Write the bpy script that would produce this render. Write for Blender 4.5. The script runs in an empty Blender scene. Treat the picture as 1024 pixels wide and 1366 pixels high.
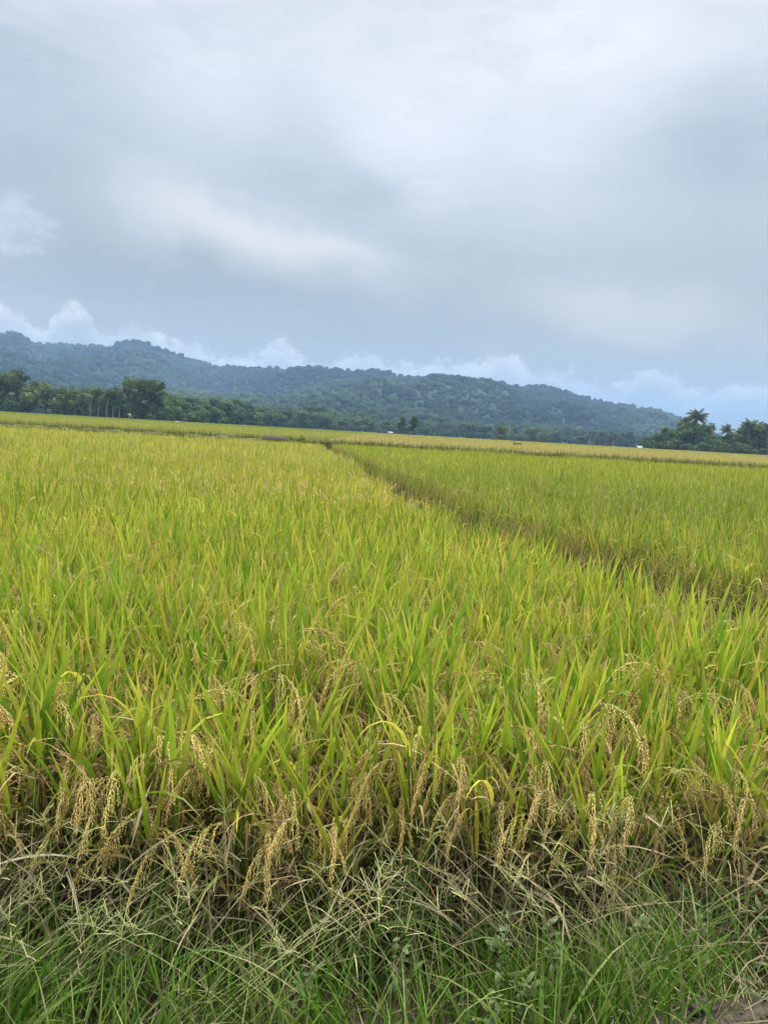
import bpy, math, random
import numpy as np
from mathutils import Matrix, Vector

R = math.radians
rng = np.random.default_rng(7)
random.seed(7)
S = bpy.context.scene
COL = S.collection

# ------------------------------------------------------------------ camera
F = 1026.0                      # focal length in pixels of the 1024x1366 frame
CAM_Z = 1.65
PITCH, ROLL = 5.95, 3.26
cam_d = bpy.data.cameras.new('camera')
cam_d.sensor_fit = 'VERTICAL'
cam_d.sensor_height = 24.0
cam_d.lens = 24.0 * F / 1366.0
cam_d.clip_start = 0.05
cam_d.clip_end = 20000
cam = bpy.data.objects.new('camera', cam_d)
COL.objects.link(cam)
CAMROT = Matrix.Rotation(R(90 - PITCH), 3, 'X') @ Matrix.Rotation(R(ROLL), 3, 'Z')
cam.matrix_world = Matrix.Translation((0, 0, CAM_Z)) @ CAMROT.to_4x4()
S.camera = cam


def direction(px, py):
    return (CAMROT @ Vector(((px - 512) / F, -(py - 683) / F, -1))).normalized()


def azel(px, py):
    d = direction(px, py)
    return math.degrees(math.atan2(d.x, d.y)), math.degrees(math.asin(d.z))


def horizon(px):
    """picture row of the level line at column px, found by bisection"""
    a, b = 300.0, 900.0
    for _ in range(40):
        m = (a + b) / 2
        if direction(px, m).z > 0: a = m
        else: b = m
    return a


def place(px, depth):
    """ground position whose bearing is column px at the level line, depth metres ahead"""
    d = direction(px, horizon(px))
    k = depth / d.y
    return d.x * k, depth


def height_of(px, py, depth):
    d = direction(px, py)
    return CAM_Z + d.z * depth / d.y


# ------------------------------------------------------------------ render settings
S.view_settings.view_transform = 'Standard'
S.view_settings.look = 'None'
S.view_settings.gamma = 1
S.view_settings.exposure = 0.8
S.render.engine = 'CYCLES'
S.cycles.use_denoising = True
S.cycles.max_bounces = 4
S.cycles.diffuse_bounces = 2
S.cycles.glossy_bounces = 2
S.cycles.transmission_bounces = 2
S.cycles.volume_bounces = 1
S.cycles.transparent_max_bounces = 4

# ------------------------------------------------------------------ world: sky texture under layers of cloud
SUN_EL, SUN_AZ = 66.0, 28.0     # azimuth clockwise from the view direction (+Y)
W = bpy.data.worlds.new('World')
S.world = W
W.use_nodes = True
nt = W.node_tree
nt.nodes.clear()


def nd(t, **kw):
    n = nt.nodes.new(t)
    for k, v in kw.items():
        setattr(n, k, v)
    return n


def put(sock, v):
    if hasattr(v, 'is_output') or hasattr(v, 'links'):
        nt.links.new(v, sock)
    else:
        sock.default_value = v


def mt(op, a, b=None, c=None, clamp=False):
    n = nd('ShaderNodeMath', operation=op, use_clamp=clamp)
    put(n.inputs[0], a)
    if b is not None: put(n.inputs[1], b)
    if c is not None: put(n.inputs[2], c)
    return n.outputs[0]


def smooth(x, a, b, lo=0.0, hi=1.0):
    n = nd('ShaderNodeMapRange', interpolation_type='SMOOTHSTEP')
    put(n.inputs[0], x)
    n.inputs[1].default_value = a; n.inputs[2].default_value = b
    n.inputs[3].default_value = lo; n.inputs[4].default_value = hi
    return n.outputs[0]


def mixc(f, a, b):
    n = nd('ShaderNodeMix', data_type='RGBA')
    put(n.inputs[0], f)
    put(n.inputs[6], a if hasattr(a, 'links') else (*a, 1))
    put(n.inputs[7], b if hasattr(b, 'links') else (*b, 1))
    return n.outputs[2]


def noise(vec, scale, detail=6, rough=0.5, distort=0.0):
    n = nd('ShaderNodeTexNoise')
    put(n.inputs['Vector'], vec)
    n.inputs['Scale'].default_value = scale
    n.inputs['Detail'].default_value = detail
    n.inputs['Roughness'].default_value = rough
    n.inputs['Distortion'].default_value = distort
    return n.outputs[0]


sky = nd('ShaderNodeTexSky', sky_type='NISHITA')
sky.sun_disc = False
sky.sun_elevation = R(SUN_EL)
sky.sun_rotation = R(SUN_AZ)
tc = nd('ShaderNodeTexCoord')
sp = nd('ShaderNodeSeparateXYZ')
nt.links.new(tc.outputs['Generated'], sp.inputs[0])
az = mt('MULTIPLY', mt('ARCTAN2', sp.outputs[0], sp.outputs[1]), 180 / math.pi)
el = mt('MULTIPLY', mt('ARCSINE', sp.outputs[2]), 180 / math.pi)
cmb = nd('ShaderNodeCombineXYZ')
put(cmb.inputs[0], mt('MULTIPLY', az, 0.02)); put(cmb.inputs[1], mt('MULTIPLY', el, 0.055))
streak = cmb.outputs[0]
cmb2 = nd('ShaderNodeCombineXYZ')
put(cmb2.inputs[0], mt('MULTIPLY', az, 0.1)); put(cmb2.inputs[1], mt('MULTIPLY', el, 0.14))
puff = cmb2.outputs[0]
wob = mt('SUBTRACT', noise(streak, 1.6, 4, 0.5), 0.5)
wob2 = mt('SUBTRACT', noise(puff, 1.3, 5, 0.55), 0.5)
azw = mt('MULTIPLY_ADD', wob, 9.0, az)
elw = mt('MULTIPLY_ADD', wob2, 6.0, el)


def patch(px, py, half_w, half_h, tilt=0.0):
    a0, e0 = azel(px, py)
    c, s = math.cos(R(tilt)), math.sin(R(tilt))
    du, dv = mt('SUBTRACT', azw, a0), mt('SUBTRACT', elw, e0)
    u = mt('ADD', mt('MULTIPLY', du, c / half_w), mt('MULTIPLY', dv, s / half_w))
    v = mt('ADD', mt('MULTIPLY', du, -s / half_h), mt('MULTIPLY', dv, c / half_h))
    q = mt('ADD', mt('MULTIPLY', u, u), mt('MULTIPLY', v, v))
    return mt('POWER', math.e, mt('MULTIPLY', q, -1.0))


# thickness of the high cloud sheet: bright where thin
t = smooth(el, 0.0, 30.0, 0.24, 0.68)
t = mt('ADD', t, mt('MULTIPLY', mt('SUBTRACT', noise(streak, 2.6, 7, 0.55, 0.6), 0.5), 0.40))
t = mt('ADD', t, mt('MULTIPLY', mt('SUBTRACT', noise(puff, 0.55, 5, 0.5), 0.5), 0.22))
fine_m = smooth(noise(streak, 2.0, 3, 0.5), 0.42, 0.62)
t = mt('ADD', t, mt('MULTIPLY', mt('MULTIPLY', mt('SUBTRACT', noise(streak, 9.0, 9, 0.62, 0.8), 0.5), 0.55), fine_m))
t = mt('ADD', t, mt('MULTIPLY', mt('SUBTRACT', noise(puff, 2.4, 8, 0.6, 0.5), 0.5), 0.10))
t = mt('ADD', t, 0.08)
for (px, py, hw, hh, tilt, amp) in [
        (280, 297, 7.5, 1.9, -13, 0.48), (460, 338, 6.5, 1.4, -13, 0.34), (240, 352, 8, 1.3, -8, -0.10), (780, 400, 5, 1.6, -6, 0.12), (60, 60, 7, 4, 0, -0.10), (210, 150, 7, 3.5, 0, 0.16), (390, 110, 7, 3, 0, 0.05), (600, 300, 6, 2, -10, 0.09), (960, 150, 4, 3, 20, -0.08), (100, 235, 7, 2, -4, -0.10), (450, 410, 10, 2, -6, -0.08), (850, 425, 8, 2.2, -6, 0.34), (690, 170, 11, 5.5, -4, 0.20),
        (230, 372, 13, 2.2, -3, -0.14), (620, 385, 10, 3.0, -14, -0.12), (60, 190, 8, 4.5, 0, -0.13), (980, 190, 6, 5, 30, -0.16),
        (520, 190, 5, 2.6, -12, 0.14), (420, 240, 16, 1.8, -14, -0.05), (850, 40, 12, 4, 0, 0.22), (300, 40, 14, 4, 0, 0.10),
        (800, 290, 10, 2.4, -8, 0.10), (980, 470, 7, 2.2, 0, -0.10)]:
    t = mt('ADD', t, mt('MULTIPLY', patch(px, py, hw, hh, tilt), amp))
ramp = nd('ShaderNodeValToRGB')
put(ramp.inputs[0], t)
cr = ramp.color_ramp
cr.elements[0].position = 0.05; cr.elements[0].color = (0.345, 0.405, 0.475, 1)
cr.elements[1].position = 1.0; cr.elements[1].color = (0.88, 0.905, 0.955, 1)
e = cr.elements.new(0.42); e.color = (0.475, 0.535, 0.605, 1)
e = cr.elements.new(0.72); e.color = (0.64, 0.695, 0.755, 1)
sheet = mixc(mt('MULTIPLY', patch(850, 428, 9, 2.4, -6), 0.55), ramp.outputs[0], (0.66, 0.675, 0.69))
sheet = mixc(mt('MULTIPLY', patch(310, 310, 9, 2.4, -12), 0.45), sheet, (0.72, 0.735, 0.76))
lowt = mixc(smooth(el, 3.0, 21.0), (1.02, 0.93, 0.74), (1.0, 1.0, 1.0))
lm = nd('ShaderNodeVectorMath', operation='MULTIPLY')
nt.links.new(sheet, lm.inputs[0]); nt.links.new(lowt, lm.inputs[1])
sheet = lm.outputs[0]
sheet = mixc(smooth(el, 32.0, 55.0), sheet, (0.74, 0.74, 0.73))

# the sky texture shows through thin places low on the right
clear = mt('MULTIPLY', patch(1010, 562, 8, 1.7), 0.65)
sk = nd('ShaderNodeVectorMath', operation='SCALE')
nt.links.new(sky.outputs[0], sk.inputs[0]); sk.inputs['Scale'].default_value = 0.016
cover = mt('SUBTRACT', 0.93, clear, clamp=True)
skyc = mixc(cover, sk.outputs[0], sheet)

# heaped clouds along the hills
tops = [(-60, 412), (0, 404), (30, 414), (55, 432), (80, 404), (110, 406), (140, 436), (185, 434), (220, 446), (255, 448), (285, 468), (315, 476),
        (350, 462), (372, 450), (395, 468), (430, 484), (470, 476), (500, 470), (520, 484), (560, 482), (610, 482), (650, 472), (675, 466), (700, 486),
        (740, 490), (775, 500), (810, 514), (850, 496), (880, 494), (915, 508), (950, 518), (990, 508), (1030, 506), (1100, 510)]
fc = nd('ShaderNodeFloatCurve')
cu = fc.mapping.curves[0]
pts = [(0.0, 0.3)] + [((azel(a, b)[0] + 40) / 80, azel(a, b)[1] / 20) for a, b in tops] + [(1.0, 0.3)]
while len(cu.points) < len(pts):
    cu.points.new(0.5, 0.5)
for p, (x, y) in zip(cu.points, pts):
    p.location = (x, y)
fc.mapping.update()
put(fc.inputs['Value'], mt('DIVIDE', mt('ADD', az, 40.0), 80.0))
top = mt('MULTIPLY', fc.outputs[0], 20.0)
bill = mt('SUBTRACT', noise(puff, 8.0, 10, 0.66), 0.5)
bill2 = mt('SUBTRACT', noise(puff, 3.6, 5, 0.55), 0.5)
topw = mt('ADD', top, mt('ADD', mt('MULTIPLY', bill, 3.6), mt('MULTIPLY', bill2, 3.0)))
topw = mt('SUBTRACT', topw, 0.1)
diff = mt('SUBTRACT', topw, el)
heap = mt('MULTIPLY', smooth(diff, -0.25, 0.8), smooth(diff, 0.3, 3.2, 1.0, 0.35))
rag = smooth(noise(puff, 1.3, 6, 0.6), 0.36, 0.56)
heap = mt('MULTIPLY', mt('MULTIPLY', heap, mt('MULTIPLY_ADD', rag, 0.6, 0.4)), smooth(az, 10.0, 22.0, 1.0, 0.75))
a0, e0 = azel(12, 300)
d1 = mt('DIVIDE', mt('SUBTRACT', az, a0 - 1.2), 3.9); d2 = mt('DIVIDE', mt('SUBTRACT', el, e0), 2.3)
ball = mt('SUBTRACT', 1.0, mt('ADD', mt('MULTIPLY', d1, d1), mt('MULTIPLY', d2, d2)))
ball = smooth(mt('ADD', ball, mt('ADD', mt('MULTIPLY', bill, 2.6), mt('MULTIPLY', bill2, 1.6))), -0.2, 0.9, 0.0, 0.6)
lit = mt('ADD', smooth(diff, 0.0, 1.8, 0.85, 0.30), mt('MULTIPLY', bill, 1.6), clamp=True)
hcol = mixc(lit, (0.42, 0.48, 0.55), (1.0, 0.97, 0.92))
lit2 = mt('ADD', 0.55, mt('MULTIPLY', bill, 1.2), clamp=True)
bcol = mixc(lit2, (0.44, 0.51, 0.60), (0.80, 0.82, 0.85))
skyc = mixc(mt('MULTIPLY', heap, 0.85), skyc, hcol)
skyc = mixc(ball, skyc, bcol)
# an overcast sky is brightest overhead, around the veiled sun
gain = smooth(el, 29.0, 68.0, 1.0, 7.2)
back = smooth(sp.outputs[1], -0.7, 0.25, 0.62, 1.0)
sc2 = nd('ShaderNodeVectorMath', operation='SCALE')
nt.links.new(skyc, sc2.inputs[0]); put(sc2.inputs['Scale'], mt('MULTIPLY', mt('MULTIPLY', gain, back), 6.35))
bg = nd('ShaderNodeBackground')
nt.links.new(sc2.outputs[0], bg.inputs[0]); bg.inputs[1].default_value = 0.1
wo = nd('ShaderNodeOutputWorld')
nt.links.new(bg.outputs[0], wo.inputs[0])
W.cycles.sampling_method = 'MANUAL'
W.cycles.sample_map_resolution = 512

# ------------------------------------------------------------------ sun behind thin cloud
sun_d = bpy.data.lights.new('sun', 'SUN')
sun_d.energy = 1.5
sun_d.angle = R(14)
sun_d.color = (1.0, 0.95, 0.86)
sun = bpy.data.objects.new('sun', sun_d)
COL.objects.link(sun)
sv = Vector((math.sin(R(SUN_AZ)) * math.cos(R(SUN_EL)), math.cos(R(SUN_AZ)) * math.cos(R(SUN_EL)), math.sin(R(SUN_EL))))
sun.rotation_euler = sv.to_track_quat('Z', 'Y').to_euler()
sun.location = (0, 0, 60)


# ------------------------------------------------------------------ materials
def material(name, rough=0.6, spec=0.25, translucent=0.0, tint=None, var=0.0, fine=None, bump=0.0):
    """colour comes from the mesh's own 'Col' attribute (the colour of each leaf, with shade put into a few), varied per object and by fine noise"""
    m = bpy.data.materials.new(name)
    m.use_nodes = True
    t = m.node_tree
    b = t.nodes['Principled BSDF']
    out = t.nodes['Material Output']
    at = t.nodes.new('ShaderNodeAttribute'); at.attribute_name = 'Col'
    src = at.outputs['Color']
    if var:
        oi = t.nodes.new('ShaderNodeObjectInfo')
        h = t.nodes.new('ShaderNodeHueSaturation')
        mr = t.nodes.new('ShaderNodeMapRange'); t.links.new(oi.outputs['Random'], mr.inputs[0])
        mr.inputs[3].default_value = 0.5 - var * 0.12; mr.inputs[4].default_value = 0.5 + var * 0.12
        t.links.new(mr.outputs[0], h.inputs['Hue'])
        mr2 = t.nodes.new('ShaderNodeMapRange')
        w = t.nodes.new('ShaderNodeMath'); w.operation = 'FRACT'
        w0 = t.nodes.new('ShaderNodeMath'); w0.operation = 'MULTIPLY'; w0.inputs[1].default_value = 7.31
        t.links.new(oi.outputs['Random'], w0.inputs[0]); t.links.new(w0.outputs[0], w.inputs[0]); t.links.new(w.outputs[0], mr2.inputs[0])
        mr2.inputs[3].default_value = 1 - var; mr2.inputs[4].default_value = 1 + var
        t.links.new(mr2.outputs[0], h.inputs['Value'])
        t.links.new(src, h.inputs['Color'])
        src = h.outputs[0]
    if fine:
        geo = t.nodes.new('ShaderNodeNewGeometry')
        n = t.nodes.new('ShaderNodeTexNoise'); n.inputs['Scale'].default_value = fine[0]; n.inputs['Detail'].default_value = 5
        t.links.new(geo.outputs['Position'], n.inputs['Vector'])
        mr = t.nodes.new('ShaderNodeMapRange'); t.links.new(n.outputs[0], mr.inputs[0])
        mr.inputs[1].default_value = 0.3; mr.inputs[2].default_value = 0.7
        mr.inputs[3].default_value = 1 - fine[1]; mr.inputs[4].default_value = 1 + fine[1]
        mu = t.nodes.new('ShaderNodeVectorMath'); mu.operation = 'SCALE'
        t.links.new(src, mu.inputs[0]); t.links.new(mr.outputs[0], mu.inputs['Scale'])
        src = mu.outputs[0]
        if bump:
            bp = t.nodes.new('ShaderNodeBump'); bp.inputs['Strength'].default_value = min(1.0, bump); bp.inputs['Distance'].default_value = 1.0 / fine[0]
            t.links.new(n.outputs[0], bp.inputs['Height']); t.links.new(bp.outputs[0], b.inputs['Normal'])
    t.links.new(src, b.inputs['Base Color'])
    b.inputs['Roughness'].default_value = rough
    b.inputs['Specular IOR Level'].default_value = spec
    if translucent:
        tr = t.nodes.new('ShaderNodeBsdfTranslucent')
        t.links.new(src, tr.inputs['Color'])
        mx = t.nodes.new('ShaderNodeMixShader'); mx.inputs[0].default_value = translucent
        t.links.new(b.outputs[0], mx.inputs[1]); t.links.new(tr.outputs[0], mx.inputs[2])
        t.links.new(mx.outputs[0], out.inputs['Surface'])
    return m


M_LEAF = material('rice_leaf', 0.5, 0.22, 0.42, var=0.10, fine=(60, 0.10))
M_FIELD = material('rice_field', 0.55, 0.2, 0.42, fine=(0.9, 0.10))
M_GRAIN = material('rice_grain', 0.6, 0.3, 0.10, var=0.12)
M_STALK = material('stalk', 0.6, 0.25, 0.15, var=0.1)
M_GRASS = material('grass', 0.5, 0.3, 0.34, fine=(3.0, 0.18))
M_DRY = material('dry_straw', 0.75, 0.15, 0.22, fine=(25, 0.15))
M_SOIL = material('soil', 0.95, 0.1, 0.0, fine=(45, 0.55), bump=1.0)
M_CROWN = material('crown', 0.7, 0.15, 0.25, var=0.22, fine=(0.5, 0.2))
M_BARK = material('bark', 0.9, 0.1, 0.0, var=0.15, fine=(3, 0.2))
M_FOREST = material('forest', 0.85, 0.05, 0.1, fine=(0.006, 0.35))
M_HILL = material('hill', 0.95, 0.05, 0.0, fine=(0.01, 0.3))
M_PAINT = material('painted_wall', 0.8, 0.2, 0.0, fine=(1.5, 0.08))
M_METAL = material('roof_sheet', 0.5, 0.4, 0.0, fine=(1.2, 0.12))
M_WOOD = material('weathered_wood', 0.9, 0.1, 0.0, fine=(6, 0.25))


# ------------------------------------------------------------------ geometry kit: G = (verts, quads, tris, colours)
def G(v=None, q=None, t=None, c=None):
    v = np.zeros((0, 3)) if v is None else np.asarray(v, float)
    q = np.zeros((0, 4), int) if q is None else np.asarray(q, int).reshape(-1, 4)
    t = np.zeros((0, 3), int) if t is None else np.asarray(t, int).reshape(-1, 3)
    c = np.zeros((0, 3)) if c is None else np.asarray(c, float)
    if c.ndim == 1 or len(c) != len(v): c = np.broadcast_to(c, (len(v), 3)).copy()
    return (v, q, t, c)


def join(gs):
    gs = [g for g in gs if len(g[0])]
    if not gs: return G()
    off = np.cumsum([0] + [len(g[0]) for g in gs[:-1]])
    return (np.concatenate([g[0] for g in gs]), np.concatenate([g[1] + o for g, o in zip(gs, off)]),
            np.concatenate([g[2] + o for g, o in zip(gs, off)]), np.concatenate([g[3] for g in gs]))


def spread(g, P, rot, sc, gain=None, squash=None):
    """many turned and scaled copies of g as one geometry; P (n,3)"""
    n, m = len(P), len(g[0])
    c, s = np.cos(rot)[:, None], np.sin(rot)[:, None]
    v = g[0][None] * np.asarray(sc)[:, None, None]
    if squash is not None: v = v * np.stack([np.ones(n), np.ones(n), squash], 1)[:, None, :]
    x = v[..., 0] * c - v[..., 1] * s; y = v[..., 0] * s + v[..., 1] * c
    v = np.stack([x, y, v[..., 2]], -1) + np.asarray(P)[:, None, :]
    off = (np.arange(n) * m)[:, None, None]
    col = np.broadcast_to(g[3][None], (n, m, 3))
    if gain is not None: col = col * np.asarray(gain).reshape(n, 1, -1)
    return (v.reshape(-1, 3), (g[1][None] + off).reshape(-1, 4), (g[2][None] + off).reshape(-1, 3), col.reshape(-1, 3))


def move(g, p=(0, 0, 0), rot=0.0, sc=1.0):
    return spread(g, np.array([p], float), np.array([rot]), np.array([sc]))


def mesh(name, g, smooth_=False):
    v, q, t, c = g
    me = bpy.data.meshes.new(name)
    nq, ntri = len(q), len(t)
    me.vertices.add(len(v)); me.vertices.foreach_set('co', v.astype(np.float32).ravel())
    me.loops.add(nq * 4 + ntri * 3)
    me.loops.foreach_set('vertex_index', np.concatenate([q.ravel(), t.ravel()]).astype(np.int32))
    me.polygons.add(nq + ntri)
    me.polygons.foreach_set('loop_start', np.concatenate([np.arange(nq) * 4, nq * 4 + np.arange(ntri) * 3]).astype(np.int32))
    if smooth_: me.polygons.foreach_set('use_smooth', np.ones(nq + ntri, bool))
    at = me.attributes.new('Col', 'FLOAT_COLOR', 'POINT')
    at.data.foreach_set('color', np.concatenate([np.clip(c, 0, 1), np.ones((len(c), 1))], 1).astype(np.float32).ravel())
    me.update(calc_edges=True)
    return me


def obj(name, g, mat, parent=None, smooth_=False, loc=(0, 0, 0), rz=0.0):
    me = g if isinstance(g, bpy.types.Mesh) else mesh(name, g, smooth_)
    if not me.materials: me.materials.append(mat)
    o = bpy.data.objects.new(name, me)
    COL.objects.link(o)
    o.parent = parent
    o.location = loc; o.rotation_euler = (0, 0, rz)
    return o


def tag(o, label=None, cat=None, group=None, kind=None):
    if label: o['label'] = label
    if cat: o['category'] = cat
    if group: o['group'] = group
    if kind: o['kind'] = kind
    return o


def thing(name, label, cat, loc=(0, 0, 0), rz=0.0, group=None):
    o = bpy.data.objects.new(name, None)
    o.empty_display_size = 0.1
    COL.objects.link(o)
    o.location = loc; o.rotation_euler = (0, 0, rz)
    return tag(o, label, cat, group)


def dup(root, loc, rz, sc=1.0, label=None, group=None):
    r = root.copy(); COL.objects.link(r)
    r.location = loc; r.rotation_euler = (0, 0, rz); r.scale = (sc,) * 3 if not isinstance(sc, tuple) else sc
    if label: r['label'] = label
    if group: r['group'] = group
    for ch in root.children:
        c = ch.copy(); COL.objects.link(c); c.parent = r
    return r


def lerp(a, b, s): return a + (b - a) * s


def blades(P, az, lean, bend, L, W, cb, ct, segs=5, fold=0.0, phi=0.0, twist=0.0, prof='leaf', cp=1.0, bp=1.6, ctip=None):
    """ribbons that grow from P towards az, leaning and bending over; colours run from cb at the base to ct at the tip"""
    P = np.asarray(P, float); n = len(P)
    A = lambda x: np.broadcast_to(np.asarray(x, float), (n,))
    az, lean, bend, L, W, phi, twist = map(A, (az, lean, bend, L, W, phi, twist))
    s = np.linspace(0, 1, segs + 1)
    sm = (s[:-1] + s[1:]) / 2
    th = lambda u: lean[:, None] + bend[:, None] * u[None] ** bp
    D = lambda a: np.stack([np.sin(a) * np.cos(az)[:, None], np.sin(a) * np.sin(az)[:, None], np.cos(a)], -1)
    step = D(th(sm)) * (L / segs)[:, None, None]
    pos = np.concatenate([np.zeros((n, 1, 3)), np.cumsum(step, 1)], 1) + P[:, None]
    d = D(th(s))
    w = np.stack([-np.sin(az), np.cos(az), np.zeros(n)], -1)[:, None] * np.ones((1, segs + 1, 1))
    nn = np.cross(d, w)
    ph = phi[:, None] + twist[:, None] * s[None]
    wv = w * np.cos(ph)[..., None] + nn * np.sin(ph)[..., None]
    nv = -w * np.sin(ph)[..., None] + nn * np.cos(ph)[..., None]
    if prof == 'leaf': wp = np.clip(0.55 + 2.2 * s, 0, 1) * (1 - np.clip((s - 0.3) / 0.7, 0, 1) ** 1.7)
    elif prof == 'stem': wp = 1 - 0.5 * s
    elif prof == 'oval': wp = np.sin(np.pi * np.clip(s * 0.92 + 0.06, 0, 1)) ** 0.8
    else: wp = np.ones_like(s)
    wp = np.maximum(wp, 0.03)
    hw = (W[:, None] * wp[None] / 2)[..., None]
    cb, ct = np.broadcast_to(cb, (n, 3)), np.broadcast_to(ct, (n, 3))
    col = lerp(cb[:, None], ct[:, None], (s ** cp)[None, :, None])
    if ctip is not None:
        k = np.clip((s - 0.72) / 0.28, 0, 1)[None, :, None]
        col = lerp(col, np.broadcast_to(ctip, (n, 3))[:, None], k)
    if fold:
        rows = [pos - wv * hw, pos + nv * hw * fold, pos + wv * hw]
    else:
        rows = [pos - wv * hw, pos + wv * hw]
    k = len(rows)
    v = np.stack(rows, 2).reshape(-1, 3)
    c = np.repeat(col[:, :, None], k, 2).reshape(-1, 3)
    base = (np.arange(n)[:, None, None] * (segs + 1) * k + np.arange(segs)[None, :, None] * k + np.arange(k - 1)[None, None]).ravel()
    q = np.stack([base, base + 1, base + k + 1, base + k], -1)
    return (v, q, np.zeros((0, 3), int), c)


def tube(pts, rad, col, sides=6, cap=True):
    pts = np.asarray(pts, float); n = len(pts); rad = np.broadcast_to(rad, (n,))
    d = np.gradient(pts, axis=0); d /= np.linalg.norm(d, axis=1)[:, None] + 1e-9
    ref = np.where(np.abs(d[:, 2:3]) > 0.9, np.array([[1., 0, 0]]), np.array([[0, 0, 1.]]))
    u = np.cross(d, ref); u /= np.linalg.norm(u, axis=1)[:, None]
    w = np.cross(d, u)
    a = np.arange(sides) / sides * 2 * np.pi
    v = pts[:, None] + rad[:, None, None] * (u[:, None] * np.cos(a)[None, :, None] + w[:, None] * np.sin(a)[None, :, None])
    i = np.arange(n - 1)[:, None] * sides; j = np.arange(sides)[None]; j2 = (j + 1) % sides
    q = np.stack([i + j, i + j2, i + sides + j2, i + sides + j], -1).reshape(-1, 4)
    g = G(v.reshape(-1, 3), q, None, np.asarray(col))
    return g


def box(cx, cy, cz, sx, sy, sz, col, rz=0.0):
    v = np.array([[x, y, z] for x in (-.5, .5) for y in (-.5, .5) for z in (-.5, .5)]) * [sx, sy, sz]
    q = [[0, 1, 3, 2], [4, 6, 7, 5], [0, 4, 5, 1], [2, 3, 7, 6], [0, 2, 6, 4], [1, 5, 7, 3]]
    c, s = math.cos(rz), math.sin(rz)
    v = np.stack([v[:, 0] * c - v[:, 1] * s + cx, v[:, 0] * s + v[:, 1] * c + cy, v[:, 2] + cz], 1)
    return G(v, q, None, np.array(col))


def ico(sub):
    import bmesh
    bm = bmesh.new(); bmesh.ops.create_icosphere(bm, subdivisions=sub, radius=1.0)
    v = np.array([x.co[:] for x in bm.verts]); t = np.array([[a.index for a in f.verts] for f in bm.faces]); bm.free()
    return v, t


# value noise on arrays, for terrain and patchiness
_tab = np.random.default_rng(3).random((256, 256))


def vnoise(x, y):
    xi, yi = np.floor(x).astype(int), np.floor(y).astype(int); fx, fy = x - xi, y - yi
    fx, fy = fx * fx * (3 - 2 * fx), fy * fy * (3 - 2 * fy)
    g = lambda a, b: _tab[a % 256, b % 256]
    return (g(xi, yi) * (1 - fx) + g(xi + 1, yi) * fx) * (1 - fy) + (g(xi, yi + 1) * (1 - fx) + g(xi + 1, yi + 1) * fx) * fy


def fbm(x, y, o=4):
    r, a, s = 0, 1.0, 0
    for k in range(o):
        r = r + a * vnoise(x * 2 ** k + 17 * k, y * 2 ** k + 9 * k); s += a; a *= 0.5
    return r / s


# ------------------------------------------------------------------ setting: ground
def ground_z(x, y):
    """verge at the camera's feet, sloping down to the paddy; the fields beyond the far dyke stand a little higher"""
    x, y = np.asarray(x, float), np.asarray(y, float)
    edge = 2.24 + 0.06 * np.sin(x * 2.3) + 0.03 * x
    k = np.clip((edge - y) / 0.95, 0, 1); k = k * k * (3 - 2 * k)
    z = 0.30 * k
    m = np.exp(-(((x - 1.0) / 0.45) ** 2 + ((y - 1.50) / 0.30) ** 2))
    z = z + 0.22 * m
    near = np.clip(1 - (y - 3) / 4, 0, 1) * np.clip(1 - (np.abs(x) - 4) / 3, 0, 1)
    z = z + near * ((fbm(x * 7, y * 7, 4) - 0.5) * 0.05 + (fbm(x * 26 + 3, y * 26, 4) - 0.5) * 0.05)
    far = np.clip((y - 41.0) / 0.6, 0, 1)
    return z + far * np.where(x < -4.2, 0.24, 0.14)


def ground_sheet():
    xs = np.concatenate([np.linspace(-3900, -60, 14), np.linspace(-50, -6, 12), np.linspace(-5, -2, 10), np.linspace(-1.9, 1.9, 300), np.linspace(2, 5, 10), np.linspace(6, 50, 12), np.linspace(60, 3900, 14)])
    ys = np.concatenate([np.linspace(-250, -6, 8), np.linspace(-4, 0.5, 10), np.linspace(0.6, 2.6, 170), np.linspace(2.8, 8, 14), np.linspace(10, 40, 10), [41, 42, 44, 50, 70], np.linspace(100, 5400, 24)])
    X, Y = np.meshgrid(xs, ys)
    Z = ground_z(X, Y)
    v = np.stack([X, Y, Z], -1).reshape(-1, 3)
    nx = len(xs); i = np.arange(len(ys) - 1)[:, None] * nx + np.arange(nx - 1)[None]
    q = np.stack([i, i + 1, i + nx + 1, i + nx], -1).reshape(-1, 4)
    n = fbm(X * 3, Y * 3, 4)[..., None]
    c = lerp(np.array([0.045, 0.034, 0.024]), np.array([0.10, 0.082, 0.062]), n)
    mud_shade = np.clip((Y - 2.05) / 0.2, 0, 1)[..., None] * np.ones_like(X)[..., None]  # paddy mud, its colour also darkened for shade at the rice's foot
    c = lerp(c, c * np.array([0.40, 0.42, 0.45]), mud_shade)
    farc = np.clip((Y - 300) / 100, 0, 1)[..., None]
    c = lerp(c, np.array([0.05, 0.075, 0.03]), farc)
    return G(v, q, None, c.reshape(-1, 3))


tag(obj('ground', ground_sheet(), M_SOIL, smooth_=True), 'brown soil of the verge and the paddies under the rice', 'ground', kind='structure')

# ------------------------------------------------------------------ rice
GREEN = np.array([0.080, 0.235, 0.012]); LIME = np.array([0.49, 0.59, 0.050]); YEL = np.array([0.70, 0.60, 0.09])
TAN = np.array([0.56, 0.42, 0.20]); ORANGE = np.array([0.52, 0.33, 0.07]); GRAIN = np.array([0.70, 0.475, 0.175]); GRAIN_G = np.array([0.54, 0.53, 0.15])
DULL = np.array([0.075, 0.135, 0.025])


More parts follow.
